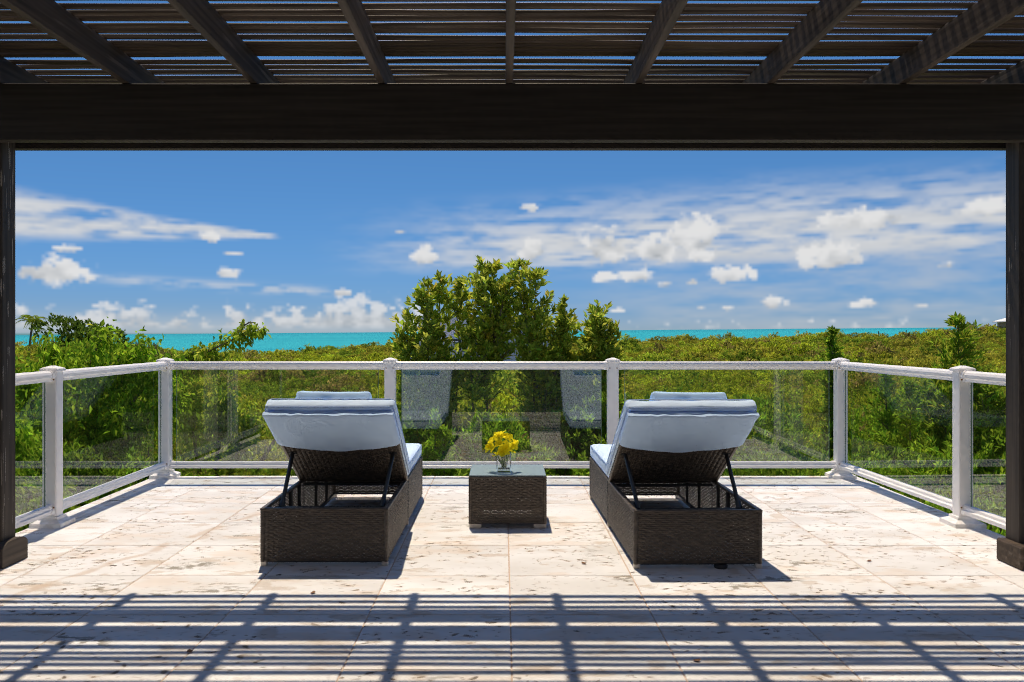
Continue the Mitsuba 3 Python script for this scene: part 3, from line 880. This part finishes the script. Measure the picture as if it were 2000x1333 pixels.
def spire_tree(name, label, cat_, x, y, spires, seed, pal, group=None, L=.112, Wd=.046, rad=.24, dens=1.0, tw_len=1.0):
    """a shrubby tree of upright leafy shoots: spires = (x, y, z of tip, how far down the leaves reach)"""
    rng = np.random.default_rng(seed)
    base = np.array([x, y, ground_z(x, y) - .1])
    parts, wood = [], []
    for (tx, ty, tz, depth, *root) in spires:
        tip = np.array([tx, ty, tz])
        b = base * [.35, .35, 1] + tip * [.65, .65, 0] + np.append(rng.normal(0, .06, 2), 0)
        if root:
            b = np.array(root[0])
        c1 = b * .5 + tip * .5 + np.array([(tx - b[0]) * .12, 0, .15])
        t = np.linspace(0, 1, 9)[:, None]
        path = (1 - t) ** 2 * b + 2 * t * (1 - t) * c1 + t * t * tip
        wood.append(tube(path, np.linspace(.026, .004, 9), 6))
        n = int(depth * 62 * dens)
        h = rng.random(n) ** .85
        zz = tip[2] - h * depth
        sidx = np.interp(zz, path[:, 2], np.arange(9))
        org = np.stack([np.interp(sidx, np.arange(9), path[:, k]) for k in range(3)], -1)
        a = rng.uniform(0, 2 * np.pi, n)
        rr = rad * (.12 + .88 * np.clip(h * depth / .55, 0, 1) ** .7) * rng.uniform(.35, 1.15, n) * tw_len
        outd = np.stack([np.cos(a), np.sin(a), 0 * a], -1)
        end = org + outd * rr[:, None] + UP * (rr * rng.uniform(.5, 1.3, n))[:, None]
        for o, e in zip(org[::3], end[::3]):
            wood.append(tube([o, (o + e) / 2 - [0, 0, .01], e], [.006, .005, .003], 4))
        per = 15
        q = np.repeat(np.arange(n), per)
        s = rng.uniform(.30, 1.05, (n * per, 1))
        pos = org[q] * (1 - s) + end[q] * s
        ax = unit(end - org)[q]
        d = unit(ax * .75 + unit(rng.normal(0, 1, (n * per, 3))) * .85 + [0, 0, .38])
        tone = np.exp(rng.normal(0, .14, n))[q]
        cols = leaf_cols(n * per, pal, rng) * tone[:, None]
        m_ = int(depth * 150 * dens)
        hh = rng.random(m_)
        si = np.interp(tip[2] - hh * depth, path[:, 2], np.arange(9))
        po = np.stack([np.interp(si, np.arange(9), path[:, k]) for k in range(3)], -1) + rng.normal(0, .018, (m_, 3))
        a2 = rng.uniform(0, 2 * np.pi, m_)
        d2 = unit(np.stack([np.cos(a2), np.sin(a2), rng.uniform(.5, 1.6, m_)], -1))
        l2 = L * rng.uniform(.7, 1.25, m_)
        parts.append(leaf_mesh(po, d2, l2, l2 * Wd / L, rng, leaf_cols(m_, pal, rng)))
        young = rng.random(n)[q] < .10
        cols[young] = cols[young] * [1.35, 1.12, .9]
        Ls = L * rng.uniform(.65, 1.2, n * per)
        parts.append(leaf_mesh(pos, d, Ls, Ls * Wd / L, rng, cols, droop=.04))
    key = thing(name, label, cat_, group)
    v, f, c = join(parts)
    obj('crown', (v, f), 'leaf', key, color=c)
    obj('trunk', cat(wood), 'bark', key)
    return key


def droop_tree(name, label, x, y, boughs, seed, pal, L=.085, Wd=.042, n_tw=60, per=14, spread=.30, group=None, loose=.075, reach=.62):
    """a tree with hanging pointed leaves: boughs = (tip x, y, z), leaves thicken towards the tips"""
    rng = np.random.default_rng(seed)
    base = np.array([x, y, ground_z(x, y) - .1])
    parts, wood = [], []
    for (tx, ty, tz, k, *root) in boughs:
        tip = np.array([tx, ty, tz])
        b0 = np.array(root[0]) if root else base
        c1 = b0 * .45 + tip * .55 + np.array([0, 0, .12 if root else .55])
        t = np.linspace(0, 1, 10)[:, None]
        path = (1 - t) ** 2 * b0 + 2 * t * (1 - t) * c1 + t * t * tip
        wood.append(tube(path, np.linspace(.016, .005, 10) if root else np.linspace(.05, .008, 10), 6))
        n = int(n_tw * k)
        s = 1 - (rng.random(n) * .95 if root else rng.random(n) ** 1.4 * reach)
        org = np.stack([np.interp(s * 9, np.arange(10), path[:, j]) for j in range(3)], -1)
        e = org + rng.normal(0, 1, (n, 3)) * (.085 if root else spread) * np.clip(1.25 - s, .25, 1)[:, None] * [1, 1, .7]
        for o, q_ in zip(org[::2], e[::2]):
            wood.append(tube([o, (o + q_) / 2 + [0, 0, .03], q_], [.007, .005, .003], 4))
        q = np.repeat(np.arange(n), per)
        pos = e[q] + rng.normal(0, .032 if root else loose, (n * per, 3))
        d = unit(rng.normal(0, .6, (n * per, 3)) + [0, 0, -.85] + .3 * unit(e - org)[q])
        cols = leaf_cols(n * per, pal, rng) * np.exp(rng.normal(0, .14, n))[q][:, None]
        Ls = L * rng.uniform(.65, 1.2, n * per)
        parts.append(leaf_mesh(pos, d, Ls, Ls * Wd / L, rng, cols, droop=.12, tilt=.9))
    key = thing(name, label, 'tree', group)
    v, f, c = join(parts)
    obj('crown', (v, f), 'leaf', key, color=c)
    obj('trunk', cat(wood), 'bark', key)
    return key


# trees and tall shrubs in front of the terrace
YT = 11.5
spire_tree('coastal_tree', 'tall bushy tree with upright leafy shoots rising behind the middle of the railing', 'tree', .05, YT,
           [(-.27, YT, 2.12, 1.9), (-.12, YT + .1, 2.06, 1.35, (-.26, 11.5, .55)), (.20, YT, 2.10, 1.4, (.43, 11.4, .5)), (.42, YT - .1, 2.0, 2.2), (.04, YT + .2, 1.62, .9, (-.26, 11.5, .55)), (.30, YT - .3, 1.30, .75, (.43, 11.4, .5)), (-.44, YT - .2, 1.20, 1.9), (.50, YT + .2, 1.45, 1.9), (.10, YT - .3, 1.0, .4, (-.26, 11.5, .55)), (.33, YT - .4, .98, .45, (.43, 11.4, .5)), (.06, YT - .1, 1.86, .9, (-.26, 11.5, .55)), (.58, YT - .2, .9, 1.6)], 1, G_SHINY, rad=.30, dens=.60)
spire_tree('coastal_tree', 'leafy tree with several shoots of middle height left of the tallest tree', 'tree', -.85, YT + .1,
           [(-1.00, YT, 1.86, 1.8), (-.84, YT + .1, 1.92, 1.7), (-.56, YT + .2, 1.88, .75), (-.92, YT - .3, 1.30, 1.7), (-.74, YT - .2, 1.0, 1.4), (-1.27, YT, 1.50, 1.3), (-1.12, YT - .3, .9, 1.3)], 2, G_SHINY, rad=.25, dens=.58)
spire_tree('coastal_tree', 'slim leafy shoot with pale twisted leaves right of the tallest tree', 'tree', .85, YT,
           [(.80, YT, 1.60, 1.5), (.66, YT - .2, .95, 1.4), (.95, YT + .2, .80, 1.2), (.74, YT, 1.30, 1.2)], 3, G_SHINY, rad=.20, dens=.7)
spire_tree('coastal_tree', 'cone shaped leafy young tree, rightmost of the group behind the middle glass', 'tree', 1.22, YT - .1,
           [(1.24, YT, 1.58, 2.1), (1.10, YT - .2, 1.0, 1.5), (1.40, YT, 1.05, 1.6), (1.25, YT - .4, .75, 1.4), (1.02, YT + .1, .66, 1.2), (1.32, YT - .1, 1.32, 1.5), (1.15, YT + .1, 1.28, 1.5)], 4, G_SHINY, rad=.24, dens=.75)
YR = 10.2
spire_tree('spiky_shrub', 'narrow dark green leafy spike standing behind the right corner post', 'shrub', 3.88, YR,
           [(3.83, YR, 1.22, 1.7), (3.86, YR - .1, .75, 1.6)], 5, G_FRESH + G_DEEP, L=.075, Wd=.030, rad=.13, dens=1.25)
spire_tree('spiky_shrub', 'low leafy shrub just right of the right corner post', 'shrub', 4.65, YR,
           [(4.45, YR, .78, 1.4), (4.72, YR, .62, 1.4), (4.95, YR, .55, 1.2), (4.6, YR - .3, .4, 1.2)], 6, G_FRESH, L=.085, Wd=.026, rad=.17)
spire_tree('spiky_shrub', 'tall leafy shrub with a single high shoot above the right side railing', 'shrub', 5.45, YR + .1,
           [(5.30, YR, 1.34, 1.6), (5.05, YR, .80, 1.6), (5.22, YR - .2, .86, 1.7), (5.55, YR, .74, 1.6), (5.75, YR + .2, .62, 1.5), (4.98, YR - .3, .55, 1.5), (5.42, YR - .4, .6, 1.6), (5.6, YR - .4, .45, 1.5)], 7, G_FRESH + G_OLIVE[2:], L=.10, Wd=.030, rad=.26)
droop_tree('gumbo_tree', 'bright green tree with hanging pointed leaves behind the left side railing', -5.6, 10.2,
           [(-5.45, 10.2, .82, 1.1), (-4.55, 10.0, 1.22, .8), (-5.0, 9.8, 1.08, 1.0), (-4.08, 9.9, 1.10, 1.1), (-4.35, 9.8, .86, 1.3), (-4.75, 9.6, .78, 1.3), (-3.8, 9.9, .84, 1.2), (-4.7, 9.5, .45, 2), (-5.4, 9.3, .4, 2), (-6.2, 9.6, .3, 2), (-4.2, 9.6, .3, 1.8), (-3.7, 9.9, .45, 1.4), (-5.6, 9.0, .1, 2), (-4.9, 9.1, 0, 2), (-5.0, 9.0, -.6, 2), (-4.3, 9.2, -.5, 2), (-5.8, 8.8, -.5, 2)], 8, G_LIME, L=.085, n_tw=66, spread=.19)
droop_tree('gumbo_tree', 'arching bough with hanging leaves reaching over the sea left of the middle', -3.7, 11.0,
           [(-3.0, 11.0, 1.26, .85, (-4.25, 11.0, .66)), (-3.14, 11.0, 1.34, .12, (-3.4, 11.0, 1.12)), (-3.75, 11.0, 1.04, .35, (-4.15, 11.0, .66)), (-3.35, 11.0, .84, .3, (-3.9, 11.0, .7)), (-3.4, 10.7, .42, 1.3), (-3.9, 10.8, .5, 1.3), (-3.1, 10.8, .15, 1.3), (-2.5, 10.9, .25, .6)], 9, G_LIME + G_SHINY[2:], L=.075, n_tw=60, spread=.085)
droop_tree('gumbo_tree', 'leafy lime green tree close to the terrace at the far left edge', -4.9, 7.2,
           [(-4.6, 7.2, .30, 2), (-4.1, 6.9, .12, 2), (-4.3, 7.6, .36, 2), (-5.1, 7.6, .45, 2), (-3.9, 7.4, -.15, 2), (-3.8, 6.5, -.35, 2), (-3.7, 5.8, -.3, 2), (-4.3, 6.2, -.1, 2), (-3.6, 7.3, -.6, 2), (-3.6, 6.6, -.7, 2), (-4.2, 5.6, -.2, 2)], 10, G_LIME, L=.08, n_tw=58)

# plants that grow up against the terrace
re = np.random.default_rng(77)
EDGE_LABEL = {'f': 'leafy green plant against the front edge of the terrace', 'l': 'leafy green plant against the left edge of the terrace', 'r': 'leafy green plant against the right edge of the terrace'}
EDGE_GROUP = {'f': 'plants along the front edge of the terrace', 'l': 'plants along the left edge of the terrace', 'r': 'plants along the right edge of the terrace'}
edge = [('f', x_ + re.uniform(-.12, .12), 8.15 + re.uniform(-.15, .35)) for x_ in np.arange(-3.0, 3.2, .48)]
edge += [('l', -3.62 + re.uniform(-.1, .1), y_) for y_ in np.arange(4.4, 7.8, .55)] + [('r', 3.65 + re.uniform(-.1, .15), y_) for y_ in np.arange(4.4, 7.9, .55)]
ORDE = ['first', 'second', 'third', 'fourth', 'fifth', 'sixth', 'seventh', 'eighth', 'ninth', 'tenth', 'eleventh', 'twelfth', 'thirteenth', 'fourteenth']
seen = {'f': 0, 'l': 0, 'r': 0}
for n, (sd, x_, y_) in enumerate(edge):
    seen[sd] += 1
    shrub('leafy_plant', EDGE_LABEL[sd] + ', ' + ORDE[seen[sd] - 1] + (' from the left' if sd == 'f' else ' from the near end'), 'plant', EDGE_GROUP[sd], x_, y_, .55, 1.72 + re.uniform(-.12, .14) - (.12 if sd != 'f' else 0), 200 + n, [G_FRESH, G_LIME, G_DEEP][n % 3], n_tw=230, per=11, L=.075, Wd=.022, upb=.75)
spire_tree('leafy_shoot', 'slender upright shoot with bright narrow leaves right behind the middle glass pane', 'plant', -.66, 8.5, [(-.66, 8.5, .42, .9), (-.58, 8.45, .25, .8), (-.75, 8.55, .12, .8)], 12, G_LIME, L=.075, Wd=.017, rad=.11, dens=1.2)

# bushes one can tell apart through the glass, between the terrace and the open scrub
rb = np.random.default_rng(31)
BUSH = [  # label, group, palette, spots (x, y, radius, height)
    ('dense leafy green bush close behind the middle glass pane', 'green bushes behind the middle pane', G_FRESH + G_DEEP, [(-1.3, 10.6, .8, 2.2), (-.72, 11.3, .55, 2.4), (1.25, 10.9, .8, 2.3), (.80, 11.2, .5, 2.35), (1.0, 9.7, .55, 1.7), (-1.15, 9.5, .55, 1.5)]),
    ('bright green leafy bush in the centre behind the flower vase', None, G_FRESH, [(.0, 10.0, .60, 2.45)]),
    ('dry brownish bush among the green ones behind the middle pane', 'dry bushes behind the middle pane', G_BROWN, [(.25, 17.0, .8, 1.9), (-.62, 13.0, .5, 1.55), (-.15, 15.0, .7, 1.5)]),
    ('olive and yellow green bush behind the left front glass pane', 'bushes behind the left front pane', G_OLIVE + G_YELLOW, [(-3.6, 14, 1.1, 1.7), (-2.4, 15.5, 1.2, 1.8), (-4.6, 17, 1.2, 1.8), (-3.2, 19, 1.3, 1.8), (-1.7, 20, 1.3, 1.7), (-5.6, 21, 1.4, 1.9), (-2.2, 12.6, .9, 1.6), (-3.0, 11.6, .8, 1.6)]),
    ('dark leafy bush close behind the left front glass pane', 'dark bushes behind the left front pane', G_DEEP, [(-1.5, 12.6, .8, 2.2), (-2.0, 10.2, .75, 1.6), (-2.7, 9.6, .7, 1.4), (-3.6, 9.4, .7, 1.6)]),
    ('dark and bright green mixed bush behind the right front glass pane', 'bushes behind the right front pane', G_DEEP + G_FRESH, [(1.9, 10.6, .9, 2.4), (2.6, 10.2, .95, 2.5), (3.2, 10.9, .95, 2.5), (3.7, 9.6, .8, 2.0), (2.2, 9.3, .75, 1.8), (3.0, 9.2, .7, 1.8), (2.4, 12.4, 1.0, 2.4), (1.7, 12.8, .9, 2.3)]),
    ('yellow green rounded bush behind the right front glass pane, farther back', 'yellow bushes behind the right front pane', G_YELLOW, [(3.4, 14.5, 1.1, 1.9), (4.4, 16, 1.2, 1.9), (2.4, 16.5, 1.2, 1.9), (3.4, 19, 1.3, 1.9), (5.2, 20, 1.4, 1.9)]),
    ('bright green bush beyond the right side glass', 'bushes beyond the right side glass', G_FRESH + G_YELLOW[:1], [(4.9, 9.2, .9, 1.9), (5.6, 8.4, .9, 1.8), (6.4, 9.6, 1.0, 2.0), (4.5, 8.2, .8, 1.6), (6.9, 10.9, 1.1, 2.1), (5.9, 11.6, 1.1, 2.2), (7.8, 9.8, 1.1, 2.0), (7.6, 12.4, 1.2, 2.2), (5.0, 11.8, 1.0, 2.2), (6.4, 7.6, .9, 1.6)]),
    ('golden yellow green rounded bush beyond the right side glass, brightest there', None, G_YELLOW, [(6.3, 13.6, 1.1, 2.0)]),
    ('leafy bush on the slope beyond the left side glass', 'bushes beyond the left side glass', G_FRESH + G_DEEP, [(-4.4, 8.8, .9, 2.0), (-5.2, 8.1, .9, 2.1), (-6.0, 9.4, 1.0, 2.3), (-6.6, 8.2, 1.0, 2.1), (-5.2, 11.9, 1.1, 2.4), (-7.2, 10.8, 1.1, 2.4), (-4.2, 7.6, .7, 1.7), (-5.7, 6.6, .8, 1.9)]),
]
ORD = ['first', 'second', 'third', 'fourth', 'fifth', 'sixth', 'seventh', 'eighth', 'ninth', 'tenth', 'eleventh', 'twelfth', 'thirteenth', 'fourteenth']
n = 0
for lab0, grp, pal, spots in BUSH:
    for i_, (x_, y_, R, H) in enumerate(sorted(spots, key=lambda q_: q_[0] / q_[1])):
        near = y_ < 13
        boost = 1.5 if R < .7 else 1.0
        lab = lab0 if len(spots) == 1 else f'{lab0}, {ORD[i_]} from the left'
        shrub('bush', lab, 'bush', grp, x_, y_, R, H, 400 + n, pal, n_tw=int((420 if near else 330) * R * boost), per=12 if near else 11, L=.078 if near else .085, Wd=.028, lumps=7)
        n += 1

# trees of the left skyline
shrub('round_tree', 'dark green round headed tree on the left skyline', 'tree', None, -19.0, 40, 2.5, 5.9, 61, G_DARK, n_tw=1200, per=11, L=.20, Wd=.09, lumps=12)
shrub('round_tree', 'brownish feathery tree on the skyline just left of the sea', 'tree', None, -15.2, 38, 1.3, 4.9, 62, G_BROWN + G_DARK, n_tw=300, per=10, L=.22, Wd=.03, lumps=7, upb=.8)
shrub('round_tree', 'olive green rounded tree below the palm at the left edge', 'tree', None, -18.9, 33, 1.7, 4.3, 63, G_OLIVE, n_tw=520, per=10, L=.17, Wd=.05, lumps=8)
shrub('round_tree', 'mid green bushy tree in front of the dark round one at left', 'tree', None, -11.2, 25, 1.7, 3.9, 64, G_FRESH + G_OLIVE[:1], n_tw=560, per=11, L=.13, Wd=.05, lumps=9)


def bare_shrub(x_, y_, h, seed):
    rng = np.random.default_rng(seed)
    b = np.array([x_, y_, ground_z(x_, y_) - .1])
    ms = []
    for k in range(16):
        tip = b + np.array([rng.normal(0, .28 * h / 3), rng.normal(0, .2), h * rng.uniform(.75, 1.0)])
        mid = (b + tip) / 2 + np.append(rng.normal(0, .12, 2), 0)
        ms.append(tube([b, mid, tip], [.035, .022, .008], 4))
        for j in range(4):
            s = rng.uniform(.5, .95)
            o = mid * (1 - s) + tip * s
            ms.append(tube([o, o + np.append(rng.normal(0, .22, 2), rng.uniform(.1, .45))], [.014, .006], 4))
    key = thing('bare_shrub', 'leafless grey twiggy shrub standing out against the sea at left', 'shrub')
    scene[key] = mikit.ply(cat(ms), 'bark')


bare_shrub(-11.5, 30, 3.7, 5)


def palm(x_, y_, top, seed):
    rng = np.random.default_rng(seed)
    z0 = float(ground_z(x_, y_))
    key = thing('palm_tree', 'small coconut palm on the skyline at the left edge', 'palm tree')
    t = np.linspace(0, 1, 8)[:, None]
    path = np.hstack([x_ + .5 * t ** 2, y_ + 0 * t, z0 - .1 + (top - z0) * t])
    obj('trunk', tube(path, np.linspace(.15, .09, 8), 8), 'bark', key)
    c = path[-1]
    for k in range(15):
        a = k * 2.4 + rng.uniform(-.2, .2)
        elev = rng.uniform(.15, 1.35)
        Lf = rng.uniform(1.8, 2.6)
        s = np.linspace(0, 1, 15)
        r = Lf * (s - .12 * s ** 2) * math.cos(elev * .6)
        zz = Lf * (math.sin(elev) * s - .75 * s ** 2)
        rach = np.stack([c[0] + r * math.cos(a), c[1] + r * math.sin(a), c[2] + zz], -1)
        pos = np.repeat(rach[1:], 4, 0)
        tang = np.repeat(np.gradient(rach, axis=0)[1:], 4, 0)
        sd = np.tile(np.array([1, -1, 1, -1.0]), 14)[:, None] * np.array([-math.sin(a), math.cos(a), 0])
        d = unit(sd + .6 * unit(tang) + [0, 0, -.35] + rng.normal(0, .12, (56, 3)))
        v, f, cc = leaf_mesh(pos, d, .42 * (1 - .5 * np.repeat(s[1:], 4)), .055, rng, leaf_cols(56, G_OLIVE + G_FRESH, rng), tilt=.2, droop=.2)
        obj('frond', (v, f), 'leaf', key, color=cc)


palm(-47.8, 88, 2.5, 3)

# ------------------------------------------------------------------ open scrub: countless shrubs that read as one mass
SC = np.random.default_rng(99)
PALS = [G_OLIVE, G_YELLOW, G_FRESH + G_OLIVE, G_OLIVE + G_BROWN[2:], G_BROWN + G_OLIVE[:1], G_DEEP + G_OLIVE[:1], G_YELLOW + G_OLIVE]
PW = np.array([.20, .17, .16, .15, .13, .11, .08])
LOD = [(16, 45, 1.45, 210, 9, .09, .036), (45, 95, 1.6, 110, 7, .13, .058), (95, 216, 1.95, 56, 6, .20, .10)]


def dome_ply(v, f, c, H, k):
    """leaf faces whose shading normals lean outwards, as the mass of a dense crown does"""
    q = v.reshape(-1, 4, 3)
    ctr = q.mean(1)
    out = unit(ctr - np.array([0, 0, .30 * H]))
    fn_ = unit(np.cross(q[:, 1] - q[:, 0], q[:, 2] - q[:, 0]) + np.cross(q[:, 2] - q[:, 0], q[:, 3] - q[:, 0]))
    fn_ = fn_ * np.sign((fn_ * out).sum(1, keepdims=True) + 1e-9)
    nn = np.repeat(unit(out * k + fn_ * (1 - k)), 4, 0)
    # wind each face so that it agrees with its normal
    t = v[f]
    bad = (np.cross(t[:, 1] - t[:, 0], t[:, 2] - t[:, 0]) * nn[f[:, 0]]).sum(1) < 0
    f = f.copy()
    f[bad] = f[bad][:, ::-1]
    return {'type': 'ply', 'filename': meshkit.write_ply((v, f), False, None, c, normals=nn), 'face_normals': False, 'bsdf': {'type': 'ref', 'id': 'leaf'}}


num = 0
for li, (d0, d1, sp, tw_, per_, L_, W_) in enumerate(LOD):
    nv_ = 3
    for k, pal in enumerate(PALS):
        for v_ in range(nv_):
            (v, f, c), _ = bush_crown(np.random.default_rng(1000 + li * 50 + k * 4 + v_), 1.0, 1.25, tw_, per_, L_, W_, pal, 4 + v_)
            scene[f'shrub_kind_{li}_{k}_{v_}'] = {'type': 'shapegroup', 'foliage': dome_ply(v, f, c * [.85, 1.0, 1.15][v_], 1.25, (.35, .55, .62)[li])}
    for r, yy in enumerate(np.arange(d0, d1, sp * .82)):
        xm = yy * .66 + 4
        for xx in np.arange(-xm, xm, sp):
            x_ = xx + SC.uniform(-.5, .5) * sp + (r % 2) * sp / 2
            y_ = yy + SC.uniform(-.45, .45) * sp
            if y_ < 21 and abs(x_) < 7.5:
                continue
            if -13.5 < x_ < 9 and 108 < y_ < 131:
                continue
            patch = float(meshkit.noise(np.array([x_ * .09, y_ * .07, 2.0]), 6))
            gap = float(meshkit.noise(np.array([x_ * .22, y_ * .18, 5.0]), 16))
            if gap < .16:
                continue
            w = PW * np.exp(4.5 * (meshkit.noise(np.array([[x_ * .10, y_ * .08, 10.0 + 3 * q_] for q_ in range(7)]), 8) - .5) * 2)
            k = int(SC.choice(7, p=w / w.sum()))
            s = float(np.clip(np.exp(SC.normal(0, .30)), .5, 2.1)) * sp / 1.9 * (.75 + .6 * patch)
            h = s * SC.uniform(.65, 1.15) * (1.05 if li else 1.15)
            if 95 < y_:
                h *= .85
            num += 1
            scene[f'scrub__{num:03d}'] = {'type': 'instance', 'group': {'type': 'ref', 'id': f'shrub_kind_{li}_{k}_{int(SC.integers(nv_))}'},
                                          'to_world': T().translate([float(x_), float(y_), float(ground_z(x_, y_)) - .08]).rotate([0, 0, 1], float(SC.uniform(0, 360))).scale([s, s * SC.uniform(.8, 1.2), float(h)])}
labels['scrub'] = {'label': 'low olive and yellow green coastal scrub covering the land down to the sea', 'category': 'scrub', 'kind': 'stuff'}

# ------------------------------------------------------------------ cacti
def cactus(x_, y_, cols, seed, label, group=None, r=.075):
    rng = np.random.default_rng(seed)
    key = thing('column_cactus', label, 'cactus', group)
    z0 = float(ground_z(x_, y_)) - .1
    for (dx, dy, h) in cols:
        ribs = 9
        zz = np.concatenate([np.linspace(0, h - r, 10), h - r + r * np.sin(np.linspace(.2, 1.5, 5))])
        rr = np.concatenate([np.full(10, r), r * np.cos(np.linspace(.2, 1.5, 5))]) * (1 + .05 * np.sin(zz * 9))
        a = np.arange(ribs * 2) * np.pi / ribs
        mod = np.where(np.arange(ribs * 2) % 2, .82, 1.06)
        lean = rng.normal(0, .03, 2)
        v = np.stack([dx + x_ + lean[0] * zz[:, None] + rr[:, None] * mod * np.cos(a), dy + y_ + lean[1] * zz[:, None] + rr[:, None] * mod * np.sin(a), z0 + zz[:, None] + 0 * a], -1)
        m_, n_ = v.shape[:2]
        i, j = np.meshgrid(np.arange(m_ - 1), np.arange(n_), indexing='ij')
        q = np.stack([i * n_ + j, i * n_ + (j + 1) % n_, (i + 1) * n_ + (j + 1) % n_, (i + 1) * n_ + j], -1).reshape(-1, 4)
        obj('column', (v.reshape(-1, 3), q), 'cactus_skin', key)


cactus(7.55, 13.6, [(-.15, 0, 1.55), (.0, .1, 2.05), (.22, 0, 1.5), (.36, .1, 1.55), (.54, 0, 1.75), (.1, -.1, 1.3)], 1, 'grey green column cactus with several stems beyond the right side glass', r=.055)
for n, (x_, y_, h) in enumerate([(37, 200, 2.6), (42, 201, 2.5), (84, 196, 2.7), (88.5, 196, 2.6), (91, 198, 2.8)]):
    cactus(x_, y_, [(0, 0, h), (.9, .2, h * .85), (-.7, .1, h * .8)], 10 + n, f'tiny far cactus on the scrub skyline at right, {ORD[n]} from the left', 'far cacti on the ridge', r=.10)

# ------------------------------------------------------------------ houses
hs = thing('house', 'low white flat roofed house in shade, half hidden behind the tall middle trees', 'house')
HX0, HX1, HY0, HY1 = -11.6, 6.6, 120, 129
hz = float(ground_z(-2, 120)) - .5
wl = obj('wall', box(HX0, HX1, HY0, HY1, hz, 3.30), 'wall_paint', hs)
obj('wall', box(HX0 - .9, HX0 + 5.5, HY0 - 3, HY0 - .01, hz, .2), 'wall_paint', hs)
rf_ = obj('roof', box(HX0 - .02, HX1 + .02, HY0 - .02, HY1 + .02, 3.301, 3.60), 'wall_paint', hs)
for x_ in (-9.2, -6.4, -3.4, -.4, 2.4, 4.8):
    wd = obj('window', box(x_ - .75, x_ + .75, HY0 - .05, HY0 + .02, -1.2, .6), 'white_paint', hs)
    obj('pane', box(x_ - .62, x_ + .62, HY0 - .09, HY0 - .051, -1.08, .48), 'dark_glazing', wd)
for x_ in (-10.6, -8.4):
    t = np.linspace(0, np.pi, 13)
    pts = [(-.8, 0), (.8, 0)] + [(.8 * math.cos(a), 1.5 + .8 * math.sin(a)) for a in t]
    m = trimesh.creation.extrude_polygon(Polygon(pts), .06, engine='earcut')
    m.apply_transform(np.array([[1, 0, 0, x_], [0, 0, -1, HY0 - 3.005], [0, 1, 0, hz + .8], [0, 0, 0, 1.0]]))
    obj('arched_door', m, 'dark_glazing', hs)

cb = thing('villa', 'small tan building with a white hipped roof on the ridge at the right edge', 'house')
x0, x1, y0, y1 = 110.6, 123, 190, 196
zb = float(ground_z(113, 194)) - 1.5
obj('wall', box(x0, x1, y0, y1, zb, 3.75), 'tan_paint', cb)
roof = trimesh.convex.convex_hull(np.array([(x0 - .8, y0 - .8, 3.78), (x1 + .8, y0 - .8, 3.78), (x0 - .8, y1 + .8, 3.78), (x1 + .8, y1 + .8, 3.78), (x0 - .8, y0 - .8, 3.95), (x1 + .8, y0 - .8, 3.95), (x0 - .8, y1 + .8, 3.95), (x1 + .8, y1 + .8, 3.95), (x0 + 3.4, 193, 5.6), (x1 - 3.4, 193, 5.6)]))
obj('roof', roof, 'white_paint', cb)
obj('corner_trim', box(x0 - .10, x0 + .3, y1 - .4, y1 + .05, zb, 3.76), 'white_paint', cb)
for x_ in (x0 - .12, x1 - .12):
    obj('corner_trim', box(x_, x_ + .5, y0 - .06, y0 + .2, zb, 3.76), 'white_paint', cb)
for x_ in (114.5, 118.5):
    w_ = obj('window', box(x_, x_ + 1.2, y0 - .05, y0 + .01, 1.9, 3.1), 'white_paint', cb)
    obj('pane', box(x_ + .1, x_ + 1.1, y0 - .08, y0 - .051, 2.0, 3.0), 'dark_glazing', w_)
